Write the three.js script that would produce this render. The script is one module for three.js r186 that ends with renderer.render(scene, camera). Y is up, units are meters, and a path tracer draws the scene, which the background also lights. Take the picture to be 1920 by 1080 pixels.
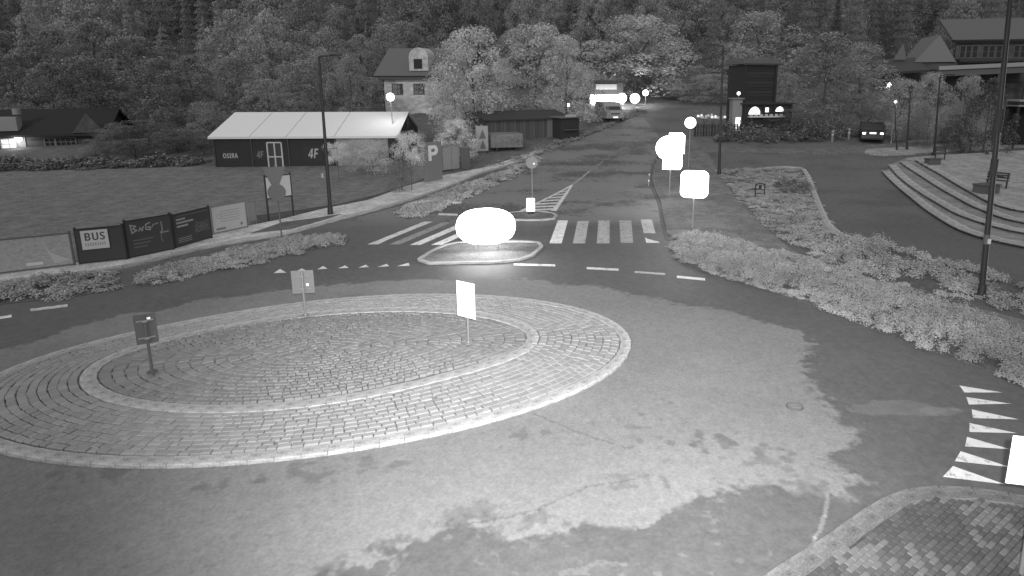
import * as THREE from 'three';
import { mergeGeometries } from 'three/addons/utils/BufferGeometryUtils.js';
import { RoundedBoxGeometry } from 'three/addons/geometries/RoundedBoxGeometry.js';
import { RectAreaLightUniformsLib } from 'three/addons/lights/RectAreaLightUniformsLib.js';
RectAreaLightUniformsLib.init();

// ------------------------------------------------------------------ camera, sky, lights, exposure
const scene = new THREE.Scene();
const EYE = 6.7, FPX = 1150, PCX = 1060, PCY = 400, PITCH = Math.atan(245 / 1150);
const camera = new THREE.PerspectiveCamera(2 * Math.atan(540 / FPX) * 180 / Math.PI, 16 / 9, 0.1, 3000);
camera.position.set(0, EYE, 0); camera.rotation.x = -PITCH;
camera.setViewOffset(1920, 1080, 960 - PCX, 540 - PCY, 1920, 1080);
camera.updateMatrixWorld();
const renderer = new THREE.WebGLRenderer({ antialias: true });
renderer.toneMapping = THREE.LinearToneMapping; renderer.toneMappingExposure = 2.0;
renderer.shadowMap.enabled = true; renderer.shadowMap.type = THREE.PCFSoftShadowMap;
{ // even, starless overcast: three times brighter overhead than at the horizon
  const w = 64, h = 32, d = new Float32Array(w * h * 4);
  for (let j = 0; j < h; j++) for (let i = 0; i < w; i++) {
    const el = Math.sin(((j + .5) / h - .5) * Math.PI), v = 0.12 * (1 + 1.2 * Math.max(0, el));
    const k = (j * w + i) * 4; d[k] = d[k + 1] = d[k + 2] = v; d[k + 3] = 1;
  }
  const t = new THREE.DataTexture(d, w, h, THREE.RGBAFormat, THREE.FloatType);
  t.mapping = THREE.EquirectangularReflectionMapping; t.magFilter = t.minFilter = THREE.LinearFilter; t.needsUpdate = true;
  scene.background = t; scene.environment = t;
}
const frontFill = new THREE.DirectionalLight(0xffffff, 0.42);  // no moon: soft fill added from behind the camera for the diffuse infrared flood
frontFill.position.set(-45, 75, 110); frontFill.target.position.set(0, 0, -40); frontFill.castShadow = true; frontFill.shadow.radius = 30;
Object.assign(frontFill.shadow.camera, { left: -120, right: 120, top: 120, bottom: -120, near: 1, far: 500 }); frontFill.shadow.mapSize.set(2048, 2048);
scene.add(frontFill, frontFill.target);

// ------------------------------------------------------------------ helpers
let seed = 7;
const rnd = () => { seed |= 0; seed = seed + 0x6D2B79F5 | 0; let t = Math.imul(seed ^ seed >>> 15, 1 | seed); t = t + Math.imul(t ^ t >>> 7, 61 | t) ^ t; return ((t ^ t >>> 14) >>> 0) / 4294967296; };
const rr = (a, b) => a + (b - a) * rnd();
const V3 = (x, y, z) => new THREE.Vector3(x, y, z);
const NS = 256, NT = new Float32Array(NS * NS); for (let i = 0; i < NT.length; i++) NT[i] = rnd();
function noise(x, y) { const xi = Math.floor(x), yi = Math.floor(y); let u = x - xi, v = y - yi; u = u * u * (3 - 2 * u); v = v * v * (3 - 2 * v);
  const x0 = xi & 255, x1 = (xi + 1) & 255, y0 = (yi & 255) * NS, y1 = ((yi + 1) & 255) * NS;
  return (NT[y0 + x0] * (1 - u) + NT[y0 + x1] * u) * (1 - v) + (NT[y1 + x0] * (1 - u) + NT[y1 + x1] * u) * v; }
const fbm = (x, y, n = 4) => { let s = 0, a = .5; for (let i = 0; i < n; i++) { s += a * noise(x, y); x = x * 2.03 + 17.3; y = y * 2.03 + 9.1; a *= .5; } return s / (1 - Math.pow(.5, n)); };

// the land: level at the junction, rising behind it, then the wooded hillside
const sm = t => { t = Math.min(1, Math.max(0, t)); return t * t * (3 - 2 * t); };
function H(x, z) {
  const d = -z; let h = 0;
  if (d > 36) { const t = Math.min(d, 50) - 36; h += 0.1 * t * t / 28; }
  if (d > 50) h += 0.1 * (Math.min(d, 92) - 50);
  if (d > 92) { h += 0.34 * (d - 92) * sm((d - 92) / 25) ; if (d > 117) h += 0; }
  return h;
}
function dirOf(px, py) { const v = V3(px - PCX, PCY - py, -FPX); const c = Math.cos(PITCH), s = Math.sin(PITCH); return V3(v.x, v.y * c + v.z * s, -v.y * s + v.z * c); }
function G(px, py, off = 0) { // the spot on the ground seen at a pixel of the photograph
  const d = dirOf(px, py); d.multiplyScalar(1 / -d.z); let a = 1, b = 1;
  for (let t = 2; t < 400; t += 1) { b = t; if (EYE + d.y * t < H(0, -t) + off) break; a = t; }
  for (let i = 0; i < 40; i++) { const m = (a + b) / 2; if (EYE + d.y * m < H(0, -m) + off) b = m; else a = m; }
  return V3(d.x * b, EYE + d.y * b, -b);
}
const at = (px, py, depth) => { const d = dirOf(px, py); d.multiplyScalar(depth / -d.z); return V3(d.x, EYE + d.y, d.z); };
const mpp = depth => depth / (FPX * Math.cos(PITCH) + 0); // metres per pixel, roughly, at a depth
const heightAt = (p, py) => at(PCX, py, -p.z).y - p.y;

const matCache = {};
function gm(v, rough = .9, o = {}) { const k = v + '_' + rough + JSON.stringify(o); if (matCache[k]) return matCache[k];
  const { map, bump, ...rest } = o; const m = new THREE.MeshStandardMaterial({ roughness: rough, ...rest }); m.color.setRGB(v, v, v); return matCache[k] = m; }
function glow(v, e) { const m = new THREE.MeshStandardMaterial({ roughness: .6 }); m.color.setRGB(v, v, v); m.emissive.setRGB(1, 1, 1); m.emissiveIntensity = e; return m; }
function tex(n, fn, rep = 1, srgb = true) { const d = new Uint8Array(n * n * 4); for (let j = 0; j < n; j++) for (let i = 0; i < n; i++) { const v = fn(i / n, j / n); const k = (j * n + i) * 4; d[k] = d[k + 1] = d[k + 2] = Math.max(0, Math.min(255, v * 255)); d[k + 3] = 255; }
  const t = new THREE.DataTexture(d, n, n, THREE.RGBAFormat); t.wrapS = t.wrapT = THREE.RepeatWrapping; t.magFilter = THREE.LinearFilter; t.minFilter = THREE.LinearMipmapLinearFilter; t.generateMipmaps = true; if (srgb) t.colorSpace = THREE.SRGBColorSpace; t.repeat.set(rep, rep); t.needsUpdate = true; return t; }
const l2s = v => v <= .0031308 ? v * 12.92 : 1.055 * Math.pow(v, 1 / 2.4) - .055;

const used = {};
function numbered(n) { used[n] = (used[n] ?? -1) + 1; return used[n] ? n + '_' + String(used[n]).padStart(3, '0') : n; }
function tag(o, label, category, group, kind) { if (label) o.userData.label = label; if (category) o.userData.category = category; if (group) o.userData.group = group; if (kind) o.userData.kind = kind; return o; }
function thing(name, label, category, pos, turn = 0, group) { const o = new THREE.Group(); o.name = numbered(name); o.position.copy(pos); o.rotation.y = turn; scene.add(o); return tag(o, label, category, group); }
const merge = gs => { gs = gs.map(g => { g = g.index ? g.toNonIndexed() : g; for (const k of Object.keys(g.attributes)) if (!['position', 'normal', 'uv', 'color'].includes(k)) g.deleteAttribute(k); return g; }); return gs.length === 1 ? gs[0] : mergeGeometries(gs); };
function part(name, geoms, m, parent, label) { const o = new THREE.Mesh(merge([].concat(geoms)), m); o.name = name; o.castShadow = o.receiveShadow = true; parent.add(o); if (label) o.userData.label = label; return o; }
function struct(name, geoms, m, parent) { const o = part(parent ? name : numbered(name), geoms, m, parent || scene); if (!parent) o.userData.kind = 'structure'; return o; }
function parts(name, geoms, m, parent, label) { let o; for (const g of geoms) o = part(name, g, m, parent, label); return o; }
const bx = (w, h, d, x = 0, y = 0, z = 0) => new THREE.BoxGeometry(w, h, d).translate(x, y, z);
const rb = (w, h, d, r, x = 0, y = 0, z = 0) => new RoundedBoxGeometry(w, h, d, 2, r).translate(x, y, z);
const cyl = (r0, r1, h, x = 0, y = 0, z = 0, n = 12) => new THREE.CylinderGeometry(r1, r0, h, n).translate(x, y + h / 2, z);
const ball = (r, x, y, z, a = 14, b = 10) => new THREE.SphereGeometry(r, a, b).translate(x, y, z);
function tube(pts, r, seg = 24, rad = 8) { return new THREE.TubeGeometry(new THREE.CatmullRomCurve3(pts), seg, r, rad); }
function bar(a, b, r, n = 8) { const d = b.clone().sub(a), g = new THREE.CylinderGeometry(r, r, d.length(), n); g.applyQuaternion(new THREE.Quaternion().setFromUnitVectors(V3(0, 1, 0), d.clone().normalize())); return g.translate((a.x + b.x) / 2, (a.y + b.y) / 2, (a.z + b.z) / 2); }
function shapeOf(pts) { return new THREE.Shape(pts.map(p => new THREE.Vector2(p[0], p[1]))); }
function ext(pts, depth, bev = 0) { return new THREE.ExtrudeGeometry(shapeOf(pts), { depth, bevelEnabled: bev > 0, bevelSize: bev, bevelThickness: bev, bevelSegments: 2, curveSegments: 6 }); }

// a sheet laid over the land: polygon in plan, cut into small triangles, lifted by off
function sheet(pts, off, cell = 1.5) { // pts: Vector3s
  const sh = new THREE.Shape(pts.map(p => new THREE.Vector2(p.x, -p.z)));
  let g = new THREE.ShapeGeometry(sh).toNonIndexed(); let P = Array.from(g.attributes.position.array), tri = [];
  for (let i = 0; i < P.length; i += 9) tri.push([[P[i], P[i + 1]], [P[i + 3], P[i + 4]], [P[i + 6], P[i + 7]]]);
  const out = []; const L = (a, b) => Math.hypot(a[0] - b[0], a[1] - b[1]);
  while (tri.length) { const t = tri.pop(); const l = [L(t[0], t[1]), L(t[1], t[2]), L(t[2], t[0])]; const m = Math.max(...l); const far = Math.max(t[0][1], t[1][1], t[2][1]) > 34;
    if (m > (far ? cell : 12) && out.length < 200000) { const k = l.indexOf(m), a = t[k], b = t[(k + 1) % 3], c = t[(k + 2) % 3], q = [(a[0] + b[0]) / 2, (a[1] + b[1]) / 2]; tri.push([a, q, c], [q, b, c]); } else out.push(t); }
  const pos = new Float32Array(out.length * 9), uv = new Float32Array(out.length * 6); let i = 0, j = 0;
  for (const t of out) for (const v of t) { pos[i++] = v[0]; pos[i++] = H(v[0], -v[1]) + off; pos[i++] = -v[1]; uv[j++] = v[0]; uv[j++] = v[1]; }
  const sk = [], su = []; if (off > .03) for (let q = 0; q < pts.length; q++) { const a = pts[q], b = pts[(q + 1) % pts.length], nn = Math.max(1, Math.ceil(Math.hypot(b.x - a.x, b.z - a.z) / 1.5)); for (let e = 0; e < nn; e++) { const p = a.clone().lerp(b, e / nn), r = a.clone().lerp(b, (e + 1) / nn), hp = H(p.x, p.z), hr = H(r.x, r.z); for (const [v, y] of [[p, hp - .02], [r, hr - .02], [r, hr + off], [p, hp - .02], [r, hr + off], [p, hp + off]]) { sk.push(v.x, y, v.z); su.push(v.x + y, -v.z); } } }
  const P2 = new Float32Array(pos.length + sk.length), U2 = new Float32Array(uv.length + su.length); P2.set(pos); P2.set(sk, pos.length); U2.set(uv); U2.set(su, uv.length);
  g = new THREE.BufferGeometry(); g.setAttribute('position', new THREE.BufferAttribute(P2, 3)); g.setAttribute('uv', new THREE.BufferAttribute(U2, 2)); g.computeVertexNormals(); return g;
}
const PX = list => list.map(p => G(p[0], p[1]));
function smooth(list, n = 8, closed = false) { const c = new THREE.CatmullRomCurve3(list.map(p => V3(p.x, 0, p.z)), closed, 'centripetal'); return c.getPoints(list.length * n).map(p => V3(p.x, H(p.x, p.z), p.z)); }
// a ribbon of kerb: boxes end to end along a plan line, each its own stone
const kerbCache = {};
function kerbStones(line, width, height, len, m, parent, sink = .05, name = 'kerb_stone') {
  const c = new THREE.CatmullRomCurve3(line, false, 'centripetal'), n = Math.max(2, Math.round(c.getLength() / len)), ps = c.getSpacedPoints(n);
  for (let i = 0; i < n; i++) { const a = ps[i], b = ps[i + 1], l = a.distanceTo(b);
    const key = width + '_' + height; const g = kerbCache[key] ||= (() => { const q = new RoundedBoxGeometry(1, height + sink, width, 1, .012); q.translate(0, (height - sink) / 2, 0); return q; })();
    const o = new THREE.Mesh(g, Array.isArray(m) ? m[Math.floor(rnd() * m.length)] : m); o.name = name; o.castShadow = o.receiveShadow = true;
    o.scale.x = l + width * .02 - .006; o.position.set((a.x + b.x) / 2, (a.y + b.y) / 2, (a.z + b.z) / 2); o.rotation.y = -Math.atan2(b.z - a.z, b.x - a.x); o.rotation.z = rr(-.004, .004); parent.add(o); }
}
function structGroup(name) { const o = new THREE.Group(); o.name = numbered(name); o.userData.kind = 'structure'; scene.add(o); return o; }

// ------------------------------------------------------------------ ground materials
const mottle = tex(512, (u, v) => { const a = fbm(u * 16, v * 16, 4), b = noise(u * 128, v * 128); return l2s(.62 + .5 * (a - .5) + .35 * (b - .5)); }, 1 / 6);
const grit = tex(512, (u, v) => .5 + .5 * (noise(u * 256, v * 256) - .5) + .4 * (noise(u * 64, v * 64) - .5), 1 / 2, false);
const textured = (v, rough, bump = .01, o = {}) => { const m = new THREE.MeshStandardMaterial({ roughness: rough, map: mottle, bumpMap: grit, bumpScale: bump, ...o }); m.color.setRGB(v, v, v); return m; };
const M = {
  land: textured(.24, 1, .03), field: textured(.34, 1, .04), path: textured(.88, .95, .005), plaza: textured(.52, .95, .005), kerb: textured(.58, .9, .002), kerb2: textured(.55, .9, .002), kerb3: textured(.61, .9, .002),
  gravel: textured(.3, 1, .02), dark: gm(.03, .8), pole: gm(.035, .55, { metalness: .3 }), galv: gm(.3, .5, { metalness: .4 }), paint: gm(.8, .6), white: gm(.85, .7), soil: textured(.2, 1, .05),
};

// the terrain itself, one sheet to the far side of the hill
{
  const xs = [], zs = []; for (let x = -700; x <= 700; x += (Math.abs(x) < 160 ? 4 : 20)) xs.push(x); for (let z = 60; z >= -640;) { zs.push(z); z -= (z > -32 ? 6 : z > -120 ? 1 : 8); }
  const pos = [], uv = [], idx = []; for (const z of zs) for (const x of xs) { const d = -z; pos.push(x, H(x, z) + (d > 110 ? (fbm(x * .03 + 5, z * .03, 3) - .5) * 8 * sm((d - 110) / 30) : 0) - (d < 100 && Math.abs(x) < 60 ? .0 : 0), z); uv.push(x, -z); }
  for (let j = 0; j < zs.length - 1; j++) for (let i = 0; i < xs.length - 1; i++) { const a = j * xs.length + i, b = a + 1, c = a + xs.length, e = c + 1; idx.push(a, b, c, b, e, c); }
  const g = new THREE.BufferGeometry(); g.setAttribute('position', new THREE.Float32BufferAttribute(pos, 3)); g.setAttribute('uv', new THREE.Float32BufferAttribute(uv, 2)); g.setIndex(idx); g.computeVertexNormals();
  struct('terrain', g, M.land);
}
// the asphalt of the junction, with its dry and damp patches
const MAPX0 = -30, MAPZ0 = 4, MAPS = 64;
function inside(x, z, poly) { let c = false; for (let i = 0, j = poly.length - 1; i < poly.length; j = i++) { const a = poly[i], b = poly[j]; if ((a.z > z) !== (b.z > z) && x < (b.x - a.x) * (z - a.z) / (b.z - a.z) + a.x) c = !c; } return c; }
{
  const N = 2048;
  const dry = PX([[0, 660], [120, 622], [220, 592], [390, 562], [560, 540], [800, 524], [950, 522], [1100, 535], [1250, 560], [1400, 596], [1495, 622], [1518, 655], [1522, 715], [1545, 760], [1560, 800], [1600, 812], [1592, 838], [1560, 858], [1545, 880], [1622, 910], [1560, 914], [1500, 916], [1350, 912], [1388, 938], [1290, 962], [1170, 985], [1100, 990], [1020, 1022], [940, 1012], [905, 975], [885, 955], [850, 985], [760, 1015], [690, 1040], [770, 1045], [720, 1068], [600, 1100], [400, 1200], [-300, 1400], [-900, 1200], [-900, 760]]);
  const spots = [[580, 885, .22], [160, 892, .3], [1360, 832, .3], [1450, 868, .3], [1005, 975, .16], [970, 818, .12], [880, 968, .3], [1205, 792, .16], [700, 868, .14], [1395, 845, .25], [1340, 820, .2], [1240, 830, .12], [1490, 925, .25], [1180, 905, .1], [400, 905, .12]].map(s => { const p = G(s[0], s[1]); return [p.x, p.z, s[2]]; });
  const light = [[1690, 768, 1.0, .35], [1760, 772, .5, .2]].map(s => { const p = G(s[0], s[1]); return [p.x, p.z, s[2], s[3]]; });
  const cracks = [[[1000, 775], [1060, 802], [1120, 824], [1180, 842]], [[880, 985], [1000, 960], [1100, 915], [1190, 900]]].map(c => c.map(p => G(p[0], p[1])));
  const pale = [[[1478, 1078], [1512, 1050], [1530, 1010], [1545, 968], [1552, 930]]].map(c => c.map(p => G(p[0], p[1])));
  const segd = (x, z, a, b) => { const dx = b.x - a.x, dz = b.z - a.z, t = Math.max(0, Math.min(1, ((x - a.x) * dx + (z - a.z) * dz) / (dx * dx + dz * dz))); return Math.hypot(x - a.x - dx * t, z - a.z - dz * t); };
  const col = new Uint8Array(N * N * 4), rg = new Uint8Array(N * N * 4);
  const bb = { x0: Math.min(...dry.map(p => p.x)), x1: Math.max(...dry.map(p => p.x)), z0: Math.min(...dry.map(p => p.z)), z1: Math.max(...dry.map(p => p.z)) };
  for (let j = 0; j < N; j++) for (let i = 0; i < N; i++) {
    const x = MAPX0 + (i + .5) / N * MAPS, z = MAPZ0 - (j + .5) / N * MAPS;
    const n0 = fbm(x * .35, z * .5, 3), n1 = noise(x * 7 + 3, z * 7), n2 = noise(x * 19, z * 19 + 5);
    let w = .102 + .03 * (n0 - .5) + .02 * (n1 - .5) + .02 * (n2 - .5) + .022 * (rnd() - .5), ro = .72;
    if (z > -22 && x > bb.x0 - 1 && x < bb.x1 + 1 && z < bb.z1 + 1 && z > bb.z0 - 1) {
      const a1 = fbm(x * .9, z * .9, 6) - .5, a2 = fbm(x * .9 + 50, z * .9 + 20, 6) - .5, b1 = fbm(x * 5, z * 6, 5) - .5, b2 = fbm(x * 5 + 31, z * 6 + 77, 5) - .5; let k = 0;
      for (let q = 0; q < 4; q++) { const f = .25 + q * .32, e = (noise(x * 13 + q * 19, z * 13) - .5) * (.1 + q * .08); if (inside(x + a1 * 1.1 + b1 * f + e, z + a2 * .9 + b2 * f - e, dry)) k += .25; }
      if (k) { for (const s of spots) { const dx = (x - s[0]) * .55, dz = (z - s[1]) * 1.5; if (dx * dx + dz * dz > 1.2) continue; const d = Math.hypot(dx, dz) + b1 * 1.5 + (n1 - .5) * .3; if (d < s[2] * .9) k *= d < s[2] * .45 ? .5 : .75; } if (noise(x * 9 + 7, z * 16) > .9 && n0 > .47) k *= .6; }
      else if (fbm(x * 4 + 3, z * 6, 5) > .7 && x < 3 && z > -8.6) k = .4;
      w = w * (1 - k) + k * (.195 + .06 * (n0 - .5) + .025 * (n1 - .5) + .03 * (n2 - .5) + .05 * (rnd() - .5)); ro = .72 + .22 * k;
      for (const c of cracks) for (let q = 0; q < c.length - 1; q++) if (segd(x + (n1 - .5) * .06, z + (n2 - .5) * .06, c[q], c[q + 1]) < .022) w *= .72;
    } 
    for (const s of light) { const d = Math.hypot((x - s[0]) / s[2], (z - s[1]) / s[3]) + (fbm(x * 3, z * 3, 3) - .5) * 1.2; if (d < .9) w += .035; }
    if (x > 1 && x < 9 && z > -12) for (const c of pale) for (let q = 0; q < c.length - 1; q++) if (segd(x + (n1 - .5) * .05, z, c[q], c[q + 1]) < .03) w += .09;
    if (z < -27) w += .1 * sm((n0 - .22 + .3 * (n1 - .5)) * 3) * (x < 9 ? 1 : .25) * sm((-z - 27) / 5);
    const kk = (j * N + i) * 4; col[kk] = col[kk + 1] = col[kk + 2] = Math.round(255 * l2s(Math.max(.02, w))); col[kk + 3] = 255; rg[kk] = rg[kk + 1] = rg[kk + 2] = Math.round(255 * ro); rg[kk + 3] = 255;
  }
  const mk = (d, s) => { const t = new THREE.DataTexture(d, N, N, THREE.RGBAFormat); t.wrapS = t.wrapT = THREE.MirroredRepeatWrapping; t.magFilter = THREE.LinearFilter; t.minFilter = THREE.LinearMipmapLinearFilter; t.generateMipmaps = true; if (s) t.colorSpace = THREE.SRGBColorSpace; t.needsUpdate = true; return t; };
  M.road = new THREE.MeshStandardMaterial({ map: mk(col, true), roughnessMap: mk(rg, false), roughness: 1 });
  // v runs with -z, so texture row 0 is at MAPZ0
  const road = PX([[-900, 1900], [-900, 700], [-500, 638], [0, 545], [200, 520], [400, 470], [530, 446], [620, 421], [740, 389], [850, 351], [960, 314], [1040, 278], [1100, 253], [1180, 224], [1235, 205], [1260, 194], [1290, 187], [1312, 189], [1300, 205], [1290, 230], [1290, 268], [1440, 268], [1620, 262], [1745, 262], [1920, 248], [2500, 230], [3000, 700], [3000, 1900]]);
  const g = sheet(road, .012, 1.2); const uv = g.attributes.uv; for (let i = 0; i < uv.count; i++) uv.setXY(i, (uv.getX(i) - MAPX0) / MAPS, (uv.getY(i) + MAPZ0) / MAPS);
  struct('road', g, M.road);
}
const slab = (name, list, off, m, cell) => struct(name, sheet(Array.isArray(list[0]) ? PX(list) : list, off, cell), m);

// ------------------------------------------------------------------ left side: field, footpath, verges
slab('sports_field', [[-900, 560], [-400, 395], [0, 322], [200, 318], [390, 312], [560, 312], [740, 304], [800, 300], [835, 318], [800, 334], [720, 362], [640, 384], [560, 398], [470, 410], [340, 440], [150, 492], [0, 510], [-400, 570], [-900, 690]], .03, M.field);
const walk = [[-900, 690], [-400, 575], [0, 512], [150, 496], [350, 452], [470, 426], [530, 414], [600, 396], [690, 378], [760, 352], [835, 330], [905, 317], [960, 300], [1000, 285], [1018, 284], [960, 308], [905, 324], [850, 347], [740, 384], [620, 416], [530, 440], [400, 462], [200, 508], [0, 532], [-400, 606], [-900, 760]];
{ const pf = structGroup('footpath'); part('paving', sheet(PX(walk), .1, 1.2), M.path, pf);
  kerbStones(smooth(PX([[-300, 589], [0, 533], [200, 509], [400, 463], [530, 441], [620, 417], [740, 385], [850, 348], [905, 325], [960, 309], [1018, 285]]), 6), .15, .13, 1.0, [M.kerb, M.kerb2], pf); }
slab('driveway', [[530, 421], [600, 412], [640, 405], [606, 417], [545, 434], [470, 442]], .125, textured(.2, .95));

// ------------------------------------------------------------------ roundabout
const ringO = [-5.9, -14.1, 7.5, 4.2, 1.0076, .0274, -.0071, -.0396, -.1262, -.0036, .0084, -.0028, .0047];
const ringI = [-6.2, -14.4, 5.4, 2.8, .9904, .0229, -.0144, -.0422, -.1408, .0005, -.0091, .005, .0044];
function ringPt(c, a) { let r = c[4]; for (let k = 1; k < 5; k++) r += c[3 + 2 * k] * Math.cos(k * a) + c[4 + 2 * k] * Math.sin(k * a); return V3(c[0] + c[2] * r * Math.cos(a), 0, c[1] + c[3] * r * Math.sin(a)); }
function ringLine(c, inset = 0, n = 240) { const ps = []; for (let i = 0; i < n; i++) ps.push(ringPt(c, i / n * 2 * Math.PI)); if (!inset) return ps;
  return ps.map((p, i) => { const a = ps[(i + n - 1) % n], b = ps[(i + 1) % n], t = b.clone().sub(a).normalize(); return V3(p.x - t.z * inset, 0, p.z + t.x * inset); }); }
const settG = [0, 1, 2, 3].map(k => { // a worn stone block: chamfered top, unit size
  const t = .5 - .05 - .012 * k, q = new THREE.BoxGeometry(1, 1, 1, 1, 1, 1).toNonIndexed(); const p = q.attributes.position; 
  const base = []; for (let i = 0; i < p.count; i++) base.push([p.getX(i), p.getY(i), p.getZ(i)]);
  const mid = q.clone(), mp = mid.attributes.position; const sk = [[.02, -.03], [-.03, .02], [.03, .03], [-.02, -.02]][k];
  for (let i = 0; i < p.count; i++) { const [x, y, z] = base[i]; if (y > 0) { p.setXYZ(i, Math.sign(x) * t + sk[0], .5, Math.sign(z) * (t - .03) + sk[1]); mp.setXYZ(i, x, .36, z); } else { p.setXYZ(i, x, .36, z); mp.setXYZ(i, x, -.5, z); } }
  const g = mergeGeometries([q, mid]); g.deleteAttribute('uv'); g.computeVertexNormals(); return g; });
const settM = [.26, .285, .30, .32, .275].map(v => gm(v, .85)), settDark = [.2, .215, .235, .255, .225].map(v => gm(v, .9));
function laySetts(parent, list, mats, cap, name = 'sett') { // list: {x,y,z,ry,l,w}
  const scored = list.map(s => { const dx = s.x - camera.position.x, dz = s.z, d2 = dx * dx + dz * dz + EYE * EYE; const lo = at(0, 1080, 1); const vis = (() => { const v = V3(s.x, s.y, s.z).project(camera); return Math.abs(v.x) < 1.02 && Math.abs(v.y) < 1.02; })(); return { s, k: vis ? s.l * s.w / Math.pow(d2, 1.5) : -1 }; }).sort((a, b) => b.k - a.k);
  const rest = mats.map(() => []); const m4 = new THREE.Matrix4(), q = new THREE.Quaternion(), e = new THREE.Euler();
  scored.forEach(({ s }, i) => { e.set(s.tx, s.ry, s.tz, 'YXZ'); q.setFromEuler(e); const mi = Math.floor(s.t * mats.length), g = settG[s.v];
    if (i < cap) { const o = new THREE.Mesh(g, mats[mi]); o.name = name; o.castShadow = o.receiveShadow = true; o.position.set(s.x, s.y, s.z); o.quaternion.copy(q); o.scale.set(s.l, .1, s.w); parent.add(o); }
    else { m4.compose(V3(s.x, s.y, s.z), q, V3(s.l, .1, s.w)); rest[mi].push(g.clone().applyMatrix4(m4)); } });
  const all = rest.flat(); if (all.length) { const cols = []; rest.forEach((gs, mi) => gs.forEach(g => { const n = g.attributes.position.count, c = new Float32Array(n * 3); const v = mats[mi].color.r; c.fill(v); g.setAttribute('color', new THREE.BufferAttribute(c, 3)); }));
    const o = new THREE.Mesh(mergeGeometries(all), settRest); o.name = name + '_field'; o.userData.kind = 'stuff'; o.castShadow = o.receiveShadow = true; parent.add(o); }
}
const settRest = new THREE.MeshStandardMaterial({ roughness: .88, vertexColors: true });
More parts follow.
